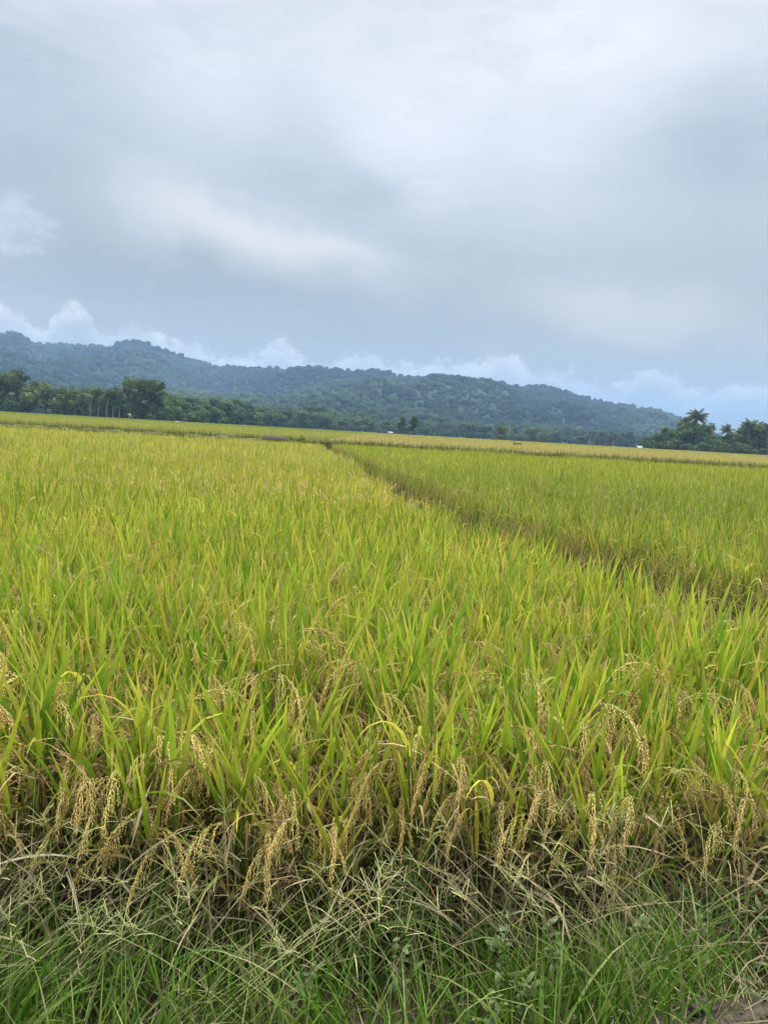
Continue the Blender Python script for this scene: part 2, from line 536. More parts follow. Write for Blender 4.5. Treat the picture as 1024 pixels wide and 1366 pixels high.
def leaf_colours(n, r, yellow=0.35):
    a = r.random((n, 1))
    base = lerp(GREEN, LIME * 0.85, a ** 1.6 * 0.8)
    tip = lerp(LIME, YEL, np.clip(r.random((n, 1)) * 1.3 - 0.45 + yellow * 0.4, 0, 1))
    g = r.uniform(0.68, 1.22, (n, 1))
    deep = r.random((n, 1)) < 0.3
    tip = np.where(deep, lerp(tip, GREEN * 1.3, 0.65), tip)
    return base * g, tip * g


def gauss_az(n, r): return r.random(n) * 2 * np.pi


def panicle_geo(r, n_br=10, grains=12, simple=False, droop=1.0):
    """an arching head of grain; local origin where it leaves the stalk, arching towards +X"""
    L = 0.255 * r.uniform(0.8, 1.1); n = 16
    s = np.linspace(0, 1, n)
    th = R(r.uniform(12, 30)) + R(r.uniform(125, 150)) * droop * s ** 0.85
    d = np.stack([np.sin(th), 0 * th, np.cos(th)], 1) * (L / n)
    p = np.concatenate([[[0, 0, 0]], np.cumsum(d, 0)])
    gs = [tube(p, np.linspace(0.0014, 0.0006, len(p)), np.array([0.38, 0.40, 0.12]), 3)]
    ov = np.array([[1, 0, 0], [-1, 0, 0], [0, 1, 0], [0, -1, 0], [0, 0, 1], [0, 0, -1.]])
    ot = np.array([[0, 2, 4], [2, 1, 4], [1, 3, 4], [3, 0, 4], [2, 0, 5], [1, 2, 5], [3, 1, 5], [0, 3, 5]])
    V, C = [], []
    warm = r.random()
    for k in range(n_br):
        f = 0.22 + 0.78 * (k + 0.5) / n_br
        i = min(int(f * n), n - 1); o = p[i]
        a = th[min(i, n - 1)] - R(r.uniform(0, 14)); zz = r.uniform(-0.5, 0.5)
        bl = lerp(0.105, 0.05, k / n_br) * r.uniform(0.8, 1.2)
        m = grains
        for j in range(m):
            u = (j + 0.5) / m
            aa = a + (R(168) - a) * min(1, u * 1.5)
            dd = np.array([math.sin(aa) * math.cos(zz), math.sin(aa) * math.sin(zz), math.cos(aa)])
            o = o + dd * bl / m
            side = r.normal(0, 1, 3); side -= dd * side.dot(dd); side /= np.linalg.norm(side) + 1e-6
            ax = dd + side * 0.35; ax /= np.linalg.norm(ax)
            u1 = np.cross(ax, [0.3, 0.7, 0.2]); u1 /= np.linalg.norm(u1); u2 = np.cross(ax, u1)
            ln, wd = (0.0050, 0.0019) if not simple else (0.009, 0.0036)
            c0 = o + side * 0.0022
            V.append(c0 + ov[:, 0:1] * u1 * wd + ov[:, 1:2] * u2 * wd + ov[:, 2:3] * ax * ln)
            g = np.clip(r.normal(0.72 - 0.45 * (1 - f) + 0.2 * warm, 0.2), 0, 1)
            C.append(np.repeat([lerp(GRAIN_G, GRAIN, g) * r.uniform(0.8, 1.15)], 6, 0))
    V = np.concatenate(V); C = np.concatenate(C)
    T = (ot[None] + (np.arange(len(V) // 6) * 6)[:, None, None]).reshape(-1, 3)
    gs.append(G(V, None, T, C))
    return join(gs)


def rice_geo(r, tillers=11, front=False, segs=6, fold=0.35, simple=False):
    """one hill of rice -> stalks, green leaves, dry leaves, panicle seats (point, azimuth, size)"""
    n = tillers
    a = gauss_az(n, r); rad = r.uniform(0, 0.045, n)
    B = np.stack([np.cos(a) * rad, np.sin(a) * rad, np.zeros(n)], 1)
    lean_az = a + r.normal(0, 0.5, n); lean = np.abs(r.normal(R(7), R(4), n))
    if front:
        lean_az = np.where(r.random(n) < 0.65, -np.pi / 2 + r.normal(0, 0.8, n), lean_az); lean += R(3)
    H = r.normal(0.70, 0.055, n) * (0.95 if front else 1)
    c_st = lerp(np.array([0.06, 0.11, 0.02]), np.array([0.16, 0.14, 0.05]), r.random((n, 1)))
    st = blades(B, lean_az, lean, R(3), H, 0.006, c_st, c_st * 1.2, 3 if not simple else 1, prof='stem', phi=r.uniform(0, 3, n))
    st2 = blades(B, lean_az, lean, R(3), H, 0.006, c_st, c_st * 1.2, 3 if not simple else 1, prof='stem', phi=r.uniform(0, 3, n) + 1.57) if not simple else G()

    def node(h):
        x = np.sin(lean) * h; return B + np.stack([np.cos(lean_az) * x, np.sin(lean_az) * x, np.cos(lean) * h], 1)
    gl, dl = [], []
    # flag leaf: broad and erect, standing above the grain
    for lev, (hf, Lm, Ls, l0, l1, b0, b1, Wm, keep) in enumerate([
            (0.94, 0.27, 0.05, 1, 14, 0, 16, 0.0160, 1.0), (0.74, 0.36, 0.06, 3, 18, 2, 30, 0.0135, 0.95), (0.50, 0.40, 0.07, 10, 34, 15, 80, 0.011, 0.75)]):
        ok = r.random(n) < keep
        if not ok.any(): continue
        la = lean_az + r.normal(0, 1.3, n)
        Ln = np.clip(r.normal(Lm, Ls, n), 0.2, 0.6)
        cb, ct = leaf_colours(n, r, 0.35 + 0.15 * (lev > 0))
        if lev == 1: cb = cb * 0.85
        if lev == 2: cb, ct = cb * 0.75, lerp(ct * 0.8, TAN, r.random((n, 1)) * 0.7)
        yl = r.random((n, 1)) < 0.06
        cb = np.where(yl, lerp(cb, YEL, 0.7), cb); ct = np.where(yl, lerp(YEL, ORANGE, r.random((n, 1))), ct)
        ctip = np.where(r.random((n, 1)) < 0.45, TAN * r.uniform(0.6, 1.1, (n, 1)), ct)
        bent = np.where(r.random(n) < 0.08, r.uniform(70, 130, n), r.uniform(b0, b1, n))
        g = blades(node(H * hf)[ok], la[ok], (lean + R(1) * r.uniform(l0, l1, n))[ok], R(1) * bent[ok], Ln[ok],
                   (Wm * r.uniform(0.7, 1.2, n))[ok], cb[ok], ct[ok], segs, fold, r.normal(0, 0.7, n)[ok], r.normal(0, 0.5, n)[ok], cp=0.9, ctip=ctip[ok])
        gl.append(g)
    # dead leaves low on the hill, bent over
    m = n if not front else int(n * 1.9)
    j = r.integers(0, n, m)
    hd = r.uniform(0.25, 0.62, m)
    P = B[j] + np.stack([np.cos(lean_az[j]) * np.sin(lean[j]) * hd, np.sin(lean_az[j]) * np.sin(lean[j]) * hd, hd], 1)
    cd = lerp(TAN * 0.35, TAN, r.random((m, 1)) ** 1.4) * lerp(np.array([1, 1, 1.]), np.array([1.0, 0.85, 0.7]), r.random((m, 1)))
    da = gauss_az(m, r)
    if front: da = np.where(r.random(m) < 0.6, -np.pi / 2 + r.normal(0, 0.9, m), da)
    dl.append(blades(P, da, R(1) * r.uniform(10, 55, m), R(1) * r.uniform(30, 110, m), r.uniform(0.18, 0.42, m), r.uniform(0.004, 0.009, m), cd, cd * 1.1,
                     max(segs - 1, 2), 0.0, r.normal(0, 0.8, m), r.normal(0, 1.5, m)))
    npan = (r.integers(6, 10) if front else r.integers(3, 7))
    k = r.choice(n, npan, replace=False)
    top = node(H * (r.uniform(0.68, 1.12, n) if front else r.uniform(0.80, 1.0, n)))
    seats = [(top[i], (lean_az[i] + r.normal(0, 0.9)) if not front else -np.pi / 2 + r.normal(0, 0.95), r.uniform(0.85, 1.15)) for i in k]
    return join([st, st2]), join(gl), join(dl), seats


PAN = [mesh('panicle', panicle_geo(np.random.default_rng(40 + i), 13, 15)) for i in range(8)]
PAN_S = [panicle_geo(np.random.default_rng(60 + i), 6, 4, simple=True) for i in range(4)]
G_RICE = 'rice plants in the near field'


def rice_proto(seed, front):
    r = np.random.default_rng(seed)
    st, gl, dl, seats = rice_geo(r, 14, front)
    root = thing('rice_plant', '', 'rice plant')
    obj('stalks', st, M_STALK, root)
    obj('leaves', gl, M_LEAF, root)
    obj('dry_leaves', dl, M_DRY, root)
    for (p, a, s_) in seats:
        o = obj('panicle', PAN[r.integers(0, len(PAN))], M_GRAIN, root, loc=tuple(p), rz=a)
        o.scale = (s_,) * 3
    return root


def gap_x(y):
    """left edge of the overgrown dyke that splits the near fields"""
    return np.interp(y, [0, 2.0, 3.6, 7.6, 13.9, 24, 33, 45], [3.2, 2.55, 1.95, 0.85, -0.05, -1.4, -2.6, -4.0])


def dyke_w(y): return np.interp(y, [2.5, 4, 8, 20, 40], [1.15, 1.1, 0.92, 0.72, 0.60])


fronts = [rice_proto(100 + i, True) for i in range(6)]
inner = [rice_proto(200 + i, False) for i in range(8)]
used = set()


def front_edge(x): return 2.26 + 0.07 * np.sin(x * 2.3) + 0.05 * np.sin(x * 6.1 + 1) + 0.03 * x


count = 0
near_rows = []
row = 0
while count < 300:
    y0 = 0.0 + row * 0.185
    half = (2.3 + y0) * 0.56 + 0.08
    nx = int(2 * half / 0.2) + 1
    for i in range(nx):
        x = -half + i * 0.2 + (0.1 if row % 2 else 0) + rng.normal(0, 0.025)
        y = front_edge(x) + y0 + rng.normal(0, 0.05 if row < 2 else 0.025)
        if x > gap_x(y) - 0.06: continue
        near_rows.append((x, y, row))
        count += 1
        if count >= 300: break
    row += 1
NEAR_END = front_edge(0) + (row - 1) * 0.185 + 0.05
for (x, y, rw) in near_rows:
    isf = rw <= 2 or (rw <= 4 and rng.random() < 0.4)
    P = fronts if isf else inner
    i = int(rng.integers(0, len(P)))
    src = P[i]
    rz = rng.normal(0, 0.25) if isf else rng.uniform(0, 6.28)
    sc = float(np.clip(rng.normal(1.0, 0.085 if rw < 6 else 0.05), 0.8, 1.16)) * (0.98 if isf else 1.0)
    if rw == 0: lab = 'rice plant in the front row, its tan grain heads drooping over the grass verge'
    elif rw == 1: lab = 'rice plant in the second row, green blades above drooping tan grain heads'
    elif rw < 7: lab = 'rice plant a few rows in, upright lime blades over grain heads'
    else: lab = 'rice plant deeper in the near field with only its blade tips showing'
    if (isf, i) not in used:
        used.add((isf, i))
        src.location = (x, y, float(ground_z(x, y)) - 0.01); src.rotation_euler = (0, 0, rz); src.scale = (sc,) * 3
        src['label'] = lab; src['group'] = G_RICE
    else:
        dup(src, (x, y, float(ground_z(x, y)) - 0.01), rz, sc, lab, G_RICE)

# --- the rest of the rice, one object per field
def lod1(seed):
    r = np.random.default_rng(seed)
    st, gl, dl, seats = rice_geo(r, 11, False, 4, 0.0, True)
    ps = [move(PAN_S[r.integers(0, 4)], p, a, s_) for (p, a, s_) in seats]
    return join([st, gl, dl] + ps)


def lod2(seed, n=20, w=0.0125, segs=2, grains=4):
    r = np.random.default_rng(seed)
    cb, ct = leaf_colours(n, r, 0.45)
    P = np.stack([r.normal(0, 0.05, n), r.normal(0, 0.05, n), r.uniform(0.35, 0.68, n)], 1)
    g = blades(P, gauss_az(n, r), R(1) * r.uniform(1, 15, n), R(1) * r.uniform(0, 26, n), r.uniform(0.22, 0.36, n), w * r.uniform(0.7, 1.2, n), cb, ct, segs, 0, r.normal(0, 0.6, n))
    gs = [g]
    if grains:
        c = lerp(GRAIN_G, GRAIN, r.random((grains, 1))) * 0.7
        gs.append(blades(np.stack([r.normal(0, 0.07, grains), r.normal(0, 0.07, grains), r.uniform(0.66, 0.78, grains)], 1), gauss_az(grains, r), R(1) * r.uniform(20, 40, grains), R(120),
                         0.17, 0.011, c, c, 3, 0, r.normal(0, 0.6, grains), prof='leaf'))
    return join(gs)


def scatter(y0, y1, dens, xlim, half=0.62, pad=2.0):
    """random points between depths y0 and y1 inside the view and a margin, kept where xlim(x, y)"""
    n = int((y1 - y0) * ((y0 + y1) * half + 2 * pad) * dens)
    yy = np.sqrt(rng.random(n) * (y1 ** 2 - y0 ** 2) + y0 ** 2)
    xx = (rng.random(n) * 2 - 1) * (yy * half + pad)
    k = xlim(xx, yy)
    return xx[k], yy[k]


def hills_grid(y0, y1, sp, xlim, half=0.62, pad=2.0):
    ys = np.arange(y0, y1, sp)
    out = []
    for k, y in enumerate(ys):
        hw = y * half + pad
        xs = np.arange(-hw, hw, sp * 1.08) + (sp / 2 if k % 2 else 0)
        out.append(np.stack([xs, np.full_like(xs, y)], 1))
    p = np.concatenate(out) + rng.normal(0, sp * 0.14, (sum(len(o) for o in out), 2))
    k = xlim(p[:, 0], p[:, 1])
    return p[k, 0], p[k, 1]


def patch_gain(x, y, tint, amount=0.35, f=0.22):
    n = fbm(x * f + 40, y * f + 40, 4)
    n = np.clip((n - 0.5) * 2.6, -1, 1)[:, None]
    g = np.where(n > 0, lerp(np.ones(3), np.array([1.30, 1.12, 1.0]), n * amount), lerp(np.ones(3), np.array([0.80, 0.95, 0.9]), -n * amount))
    return g * np.asarray(tint) * np.random.default_rng(5).uniform(0.85, 1.15, (len(x), 1))


def field(parts):
    """parts: (protos, x, y, tint, scale)"""
    out = []
    for protos, x, y, tint, sc in parts:
        n = len(x)
        which = rng.integers(0, len(protos), n)
        gn = patch_gain(x, y, tint)
        z = ground_z(x, y) - 0.01
        hz = (fbm(x * 0.5, y * 0.5, 3) - 0.5) * 0.16
        for k in range(len(protos)):
            m = which == k
            if m.any():
                out.append(spread(protos[k], np.stack([x, y, z], 1)[m], rng.uniform(0, 6.28, m.sum()), (rng.normal(1, 0.05, n) * sc + hz)[m], gn[m]))
    return join(out)


L1 = [lod1(300 + i) for i in range(7)]
L2 = [lod2(320 + i) for i in range(8)]
L2B = [lod2(340 + i, 18, 0.017, 2, 4) for i in range(8)]
L3 = [lod2(360 + i, 14, 0.032, 1, 3) for i in range(6)]
L4 = [lod2(380 + i, 8, 0.11, 1, 1) for i in range(6)]
LX = lambda x, y: x < gap_x(y) - 0.05
RX = lambda x, y: x > gap_x(y) + dyke_w(y)
near_in = lambda x, y: LX(x, y) & (y > NEAR_END + 0.0 + 0.02 * 0) & True
DYKE_Y = 38.5

xa, ya = hills_grid(NEAR_END, 9.0, 0.2, LX)
# the side margins of the first rows, outside the picture
xs_, ys_ = hills_grid(2.3, NEAR_END, 0.2, lambda x, y: LX(x, y) & (np.abs(x) > (y * 0.56 + 0.20)), 0.62, 2.5)
xb, yb = hills_grid(9.0, 18.0, 0.22, LX)
xc, yc = hills_grid(18.0, DYKE_Y, 0.25, LX)
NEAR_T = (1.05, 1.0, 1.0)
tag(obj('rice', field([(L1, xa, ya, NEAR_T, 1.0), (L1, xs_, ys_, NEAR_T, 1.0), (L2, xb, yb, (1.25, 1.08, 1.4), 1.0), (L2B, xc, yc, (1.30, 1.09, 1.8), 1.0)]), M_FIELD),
    'ripening rice filling the big field on the left beyond the front rows', 'rice field', kind='stuff')
xd, yd = hills_grid(3.0, 10.0, 0.2, RX)
xe, ye = hills_grid(10.0, 18.0, 0.22, RX)
xf, yf = hills_grid(18.0, 41.5, 0.25, RX)
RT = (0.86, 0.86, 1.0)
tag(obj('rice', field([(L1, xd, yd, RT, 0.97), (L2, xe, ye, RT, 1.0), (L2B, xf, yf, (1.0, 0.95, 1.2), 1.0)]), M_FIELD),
    'greener rice in the field right of the overgrown dyke', 'rice field', kind='stuff')


def far_left(x, y): return (x < gap_x(40) - 0.02 * (y - 40)) & (y > 41.6)
def far_right(x, y): return (x >= gap_x(40) - 0.02 * (y - 40)) & (y > 43.2)


def canopy(xs, ys, lim, z, col, seed):
    """leafy mass just under the tips of the far rice"""
    X, Y = np.meshgrid(xs, ys)
    Z = z + (fbm(X * 0.8 + seed, Y * 0.3, 3) - 0.5) * 0.10
    v = np.stack([X, Y, Z], -1).reshape(-1, 3); nx = len(xs)
    i = np.arange(len(ys) - 1)[:, None] * nx + np.arange(nx - 1)[None]
    q = np.stack([i, i + 1, i + nx + 1, i + nx], -1).reshape(-1, 4)
    cen = v[q].mean(1); q = q[lim(cen[:, 0], cen[:, 1])]
    n = fbm(X * 0.06 + seed, Y * 0.03, 4).reshape(-1, 1)
    return G(v, q, None, np.asarray(col) * (0.8 + 0.4 * n))


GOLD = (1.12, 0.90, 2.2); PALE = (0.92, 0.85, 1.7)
xg = np.linspace(-240, 240, 180); yg = np.concatenate([np.linspace(42, 110, 60), np.linspace(112, 330, 60)])
x1, y1 = scatter(41.6, 110, 7, far_left); x2, y2 = scatter(110, 318, 1.5, far_left)
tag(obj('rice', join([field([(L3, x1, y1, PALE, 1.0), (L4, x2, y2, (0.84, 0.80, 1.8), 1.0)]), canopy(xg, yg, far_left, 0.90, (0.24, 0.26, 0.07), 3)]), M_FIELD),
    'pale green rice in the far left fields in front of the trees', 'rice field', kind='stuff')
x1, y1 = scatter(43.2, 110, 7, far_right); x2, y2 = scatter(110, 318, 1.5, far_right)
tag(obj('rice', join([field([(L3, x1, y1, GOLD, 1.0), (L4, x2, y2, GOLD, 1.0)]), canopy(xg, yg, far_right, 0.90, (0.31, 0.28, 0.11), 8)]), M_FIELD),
    'golden ripe rice in the far right fields below the hills', 'rice field', kind='stuff')

# ------------------------------------------------------------------ dykes between the fields
def dyke(path, w, h, col, name, label):
    n = len(path); p = np.asarray(path, float)
    d = np.gradient(p, axis=0); d /= np.linalg.norm(d, axis=1)[:, None]; nrm = np.stack([d[:, 1], -d[:, 0]], 1)
    prof = [(-.62, -0.05), (-.40, 0.7), (-.2, 0.98), (0.0, 1.0), (.2, 0.96), (.40, 0.72), (.62, -0.05)]
    V = []
    for k, (u, z) in enumerate(prof):
        xy = p + nrm * (u * w)
        zz = ground_z(xy[:, 0], xy[:, 1]) * 0 + h * z + (fbm(xy[:, 0] * 4, xy[:, 1] * 4, 3) - 0.5) * 0.3 * h * (z > 0)
        V.append(np.stack([xy[:, 0], xy[:, 1], zz], 1))
    v = np.stack(V, 1).reshape(-1, 3); m = len(prof)
    i = np.arange(n - 1)[:, None] * m + np.arange(m - 1)[None]
    q = np.stack([i, i + m, i + m + 1, i + 1], -1).reshape(-1, 4)
    c = np.asarray(col) * (0.7 + 0.6 * fbm(v[:, 0] * 5, v[:, 1] * 5, 3))[:, None]
    return tag(obj(name, G(v, q, None, c), M_SOIL, smooth_=True), label, 'dyke', kind='structure')


ty = np.linspace(2.5, 41, 160)
dyke(np.stack([gap_x(ty) + dyke_w(ty) / 2, ty], 1), 0.7, 0.12, (0.040, 0.036, 0.022), 'dyke', 'low earth dyke winding between the two near rice fields')
tx = np.linspace(-52, 52, 190)
dyke(np.stack([tx, 39.9 + 0.25 * np.sin(tx * 0.3)], 1)[tx < -4.5], 0.7, 0.93, (0.13, 0.125, 0.06), 'dyke', 'raised dyke with a pale dry top behind the big left field')
dyke(np.stack([tx, 42.3 + 0.25 * np.sin(tx * 0.3)], 1)[tx > -5], 1.0, 0.5, (0.16, 0.13, 0.06), 'dyke', 'brown dyke across the far end of the right field')

# brown and green growth along the dyke
def tufts(x, y, z, n, cols, L, Wd, lean=(2, 40), bend=(10, 70), r=None, segs=4):
    r = r or rng
    idx = np.repeat(np.arange(len(x)), n); m = len(idx)
    P = np.stack([x[idx] + r.normal(0, 0.04, m), y[idx] + r.normal(0, 0.04, m), z[idx]], 1)
    c = np.asarray(cols)[r.integers(0, len(cols), m)] * r.uniform(0.7, 1.25, (m, 1))
    return blades(P, gauss_az(m, r), R(1) * r.uniform(*lean, m), R(1) * r.uniform(*bend, m), r.uniform(*L, m), r.uniform(*Wd, m), c, c * 1.25, segs, 0, r.normal(0, 0.7, m))


BROWN = [(0.20, 0.15, 0.06), (0.26, 0.20, 0.08), (0.16, 0.15, 0.045), (0.11, 0.16, 0.03), (0.30, 0.23, 0.11)]
yy = rng.uniform(2.6, 40, 900) ** 1.0
xx = gap_x(yy) + rng.uniform(0.1, 0.95, 900) * dyke_w(yy)
gA = tufts(xx, yy, np.full(900, 0.05), 6, [(0.08, 0.10, 0.025), (0.12, 0.10, 0.04), (0.06, 0.10, 0.02), (0.17, 0.14, 0.06)], (0.12, 0.26), (0.006, 0.014))
# the grain hanging out over the dyke from the right-hand field
yy = 2.8 + 33 * rng.random(620) ** 1.6; xx = gap_x(yy) + dyke_w(yy) + rng.normal(-0.0, 0.06, 620)
pans = [spread((PAN_S[k][0], PAN_S[k][1], PAN_S[k][2], PAN_S[k][3] * 0.9), np.stack([xx, yy, rng.uniform(0.45, 0.82, 620)], 1)[k::4], np.pi + rng.normal(0, 0.8, 155), rng.uniform(0.9, 1.3, 155), rng.uniform(0.65, 0.95, (155, 1))) for k in range(4)]
gB = tufts(xx[::2], yy[::2], np.full(310, 0.2), 6, [(0.10, 0.12, 0.03), (0.15, 0.13, 0.05), (0.09, 0.14, 0.025), (0.20, 0.17, 0.07)], (0.3, 0.55), (0.007, 0.013), (0, 30), (20, 70))
tag(obj('dyke_grass', join([gA, gB] + pans), M_DRY), 'brown grass and hanging grain along the dyke between the near fields', 'grass', kind='stuff')
xx = rng.uniform(-50, 50, 2150); left = xx < -4.4
yy = np.where(left, 39.9, 42.3) + rng.normal(0, 0.28, 2150)
zz = np.where(left, 0.80, 0.42)
PALEG = [(0.20, 0.20, 0.075), (0.15, 0.17, 0.05), (0.11, 0.15, 0.035)]
tag(obj('dyke_grass', join([tufts(xx[left], yy[left], zz[left], 7, PALEG, (0.08, 0.22), (0.02, 0.04), segs=2), tufts(xx[~left], yy[~left], zz[~left], 9, BROWN, (0.25, 0.62), (0.02, 0.05), segs=2)]), M_DRY),
    'short dry grass on the dykes across the middle distance', 'grass', kind='stuff')
# far front rows: bare stems and dying leaves, shade put into their dark colour
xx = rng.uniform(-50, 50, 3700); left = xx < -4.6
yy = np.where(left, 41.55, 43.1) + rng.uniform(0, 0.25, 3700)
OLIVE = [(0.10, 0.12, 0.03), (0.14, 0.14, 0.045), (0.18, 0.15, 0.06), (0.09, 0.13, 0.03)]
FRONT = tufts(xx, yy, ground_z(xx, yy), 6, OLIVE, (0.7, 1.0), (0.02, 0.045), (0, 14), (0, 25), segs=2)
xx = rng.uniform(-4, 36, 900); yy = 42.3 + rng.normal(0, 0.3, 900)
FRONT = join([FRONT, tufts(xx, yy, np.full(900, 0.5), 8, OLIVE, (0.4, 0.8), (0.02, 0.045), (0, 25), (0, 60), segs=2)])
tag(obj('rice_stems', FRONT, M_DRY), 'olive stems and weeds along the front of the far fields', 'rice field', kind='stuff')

# ------------------------------------------------------------------ verge in front: grass, straw, seed stalks, weeds
r = np.random.default_rng(11)
n = 13000
gx = r.uniform(-2.4, 2.4, n); gy = 0.75 + 1.58 * r.random(n) ** 0.75
bare = np.exp(-(((gx - 1.0) / 0.40) ** 4 + (np.maximum(gy - 1.45, 0) / 0.22) ** 2))
k = (r.random(n) > bare * 1.15) & (fbm(gx * 3.6, gy * 3.6, 2) + r.random(n) * 0.32 > 0.52)
gx, gy = gx[k], gy[k]; n = len(gx)
hgt = (0.14 + 0.24 * fbm(gx * 2.2 + 5, gy * 2.2, 3)) * np.clip(1.2 - 0.85 * (gy - 1.5), 0.5, 1.15) * r.uniform(0.6, 1.3, n)
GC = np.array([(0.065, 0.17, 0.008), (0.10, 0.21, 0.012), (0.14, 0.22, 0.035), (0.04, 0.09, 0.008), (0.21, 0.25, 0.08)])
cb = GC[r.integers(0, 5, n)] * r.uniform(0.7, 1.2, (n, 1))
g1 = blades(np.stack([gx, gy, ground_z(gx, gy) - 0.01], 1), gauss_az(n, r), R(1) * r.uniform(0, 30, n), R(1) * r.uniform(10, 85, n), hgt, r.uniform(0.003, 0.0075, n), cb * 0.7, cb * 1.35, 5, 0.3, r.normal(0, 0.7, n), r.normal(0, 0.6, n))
# broader blades of taller grass close to the rice
n = 480
bx = r.choice(r.uniform(-2.2, 2.2, 36), n) + r.normal(0, 0.06, n); by = front_edge(bx) - r.uniform(0.02, 0.38, n)
cb = np.array([(0.07, 0.18, 0.015), (0.10, 0.20, 0.03)])[r.integers(0, 2, n)] * r.uniform(0.75, 1.2, (n, 1))
wx = r.uniform(0.45, 1.4, 160); wy = r.uniform(1.3, 1.8, 160); WEEDY = tufts(wx, wy, ground_z(wx, wy) - 0.005, 4, GC, (0.03, 0.10), (0.002, 0.005), (5, 60), (10, 70), r)
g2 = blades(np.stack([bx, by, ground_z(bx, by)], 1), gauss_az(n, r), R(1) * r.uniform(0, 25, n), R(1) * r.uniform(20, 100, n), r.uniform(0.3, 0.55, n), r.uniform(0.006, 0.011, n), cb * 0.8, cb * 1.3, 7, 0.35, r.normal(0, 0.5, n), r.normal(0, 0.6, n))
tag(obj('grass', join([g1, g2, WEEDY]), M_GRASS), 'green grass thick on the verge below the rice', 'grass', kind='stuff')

# dry straw and fine dead stems tangled at the foot of the rice
n = 3200
dx = r.uniform(-2.3, 2.3, n); dy = front_edge(dx) - r.uniform(-0.15, 0.75, n) * r.random(n) ** 0.5
right = np.clip((dx + 0.1) / 0.6, 0, 1)
k = r.random(n) < 0.5 + 0.5 * right
dx, dy = dx[k], dy[k]; n = len(dx)
cd = lerp(np.array([0.22, 0.165, 0.085]), np.array([0.46, 0.40, 0.25]), r.random((n, 1)) ** 1.5) * r.uniform(0.45, 1.1, (n, 1))
g1 = blades(np.stack([dx, dy, ground_z(dx, dy) + r.uniform(0.0, 0.35, n)], 1), gauss_az(n, r), R(1) * r.uniform(5, 85, n), R(1) * r.uniform(-10, 70, n), r.uniform(0.15, 0.5, n), r.uniform(0.0012, 0.0042, n), cd, cd * 1.1, 4, 0, r.normal(0, 1, n), r.normal(0, 2, n))
n = 130
dx = r.uniform(-1.5, 1.6, n); dy = front_edge(dx) - r.uniform(-0.05, 0.3, n)
cd = lerp(np.array([0.36, 0.28, 0.15]), np.array([0.56, 0.48, 0.31]), r.random((n, 1)))
g2 = blades(np.stack([dx, dy, ground_z(dx, dy) + r.uniform(0.15, 0.5, n)], 1), gauss_az(n, r), R(1) * r.uniform(20, 90, n), R(1) * r.uniform(10, 90, n), r.uniform(0.13, 0.30, n), r.uniform(0.005, 0.009, n), cd, cd, 6, 0.2, r.normal(0, 0.9, n), r.normal(0, 2, n))
n = 700
dx = r.uniform(0.35, 1.5, n); dy = r.uniform(1.25, 1.85, n)
cd = lerp(np.array([0.22, 0.18, 0.11]), np.array([0.44, 0.37, 0.25]), r.random((n, 1)))
g3 = blades(np.stack([dx, dy, ground_z(dx, dy) + r.uniform(0.0, 0.025, n)], 1), gauss_az(n, r), R(1) * r.uniform(70, 92, n), R(1) * r.uniform(-8, 12, n), r.uniform(0.03, 0.16, n), r.uniform(0.0015, 0.004, n), cd, cd, 3, 0, r.normal(0, 1, n), r.normal(0, 1, n))
tag(obj('dry_straw', join([g1, g2, g3]), M_DRY), 'tangled tan straw and dead leaves at the foot of the front rice', 'straw', kind='stuff')


def seed_stalk(rr, lean, length, tilt_az, label):
    x, y, z = 0, 0, 0
    n = 12; s = np.linspace(0, 1, n)
    th = lean + R(rr.uniform(4, 22)) * s ** 1.5
    p = np.cumsum(np.stack([np.sin(th) * np.cos(tilt_az), np.sin(th) * np.sin(tilt_az), np.cos(th)], 1) * (length / n), 0)
    p = np.concatenate([[[0, 0, 0]], p])
    c = lerp(np.array([0.24, 0.32, 0.09]), np.array([0.60, 0.57, 0.28]), rr.random())
    st = tube(p, np.linspace(0.0012, 0.0006, len(p)), c, 4)
    m = rr.integers(3, 6)
    a = np.arange(m) / m * 2 * np.pi + rr.uniform(0, 3)
    fan = blades(np.repeat(p[-1:], m, 0) - np.array([0, 0, 1]) * rr.uniform(0, 0.02, (m, 1)), a, R(1) * rr.uniform(25, 75, m), R(1) * rr.uniform(0, 30, m), rr.uniform(0.03, 0.075, m), 0.0011, c * 1.15, c * 1.2, 4, 0, rr.normal(0, 0.8, m), prof='flat')
    fan2 = blades(np.repeat(p[-1:], m, 0), a, R(1) * rr.uniform(25, 75, m), R(1) * rr.uniform(0, 30, m), rr.uniform(0.03, 0.075, m), 0.0011, c * 1.15, c * 1.2, 4, 0, rr.normal(0, 0.8, m) + 1.5, prof='flat')
    root = thing('seed_stalk', label, 'grass stalk')
    obj('stem', st, M_STALK, root)
    obj('seed_head', join([fan, fan2]), M_STALK, root)
    return root


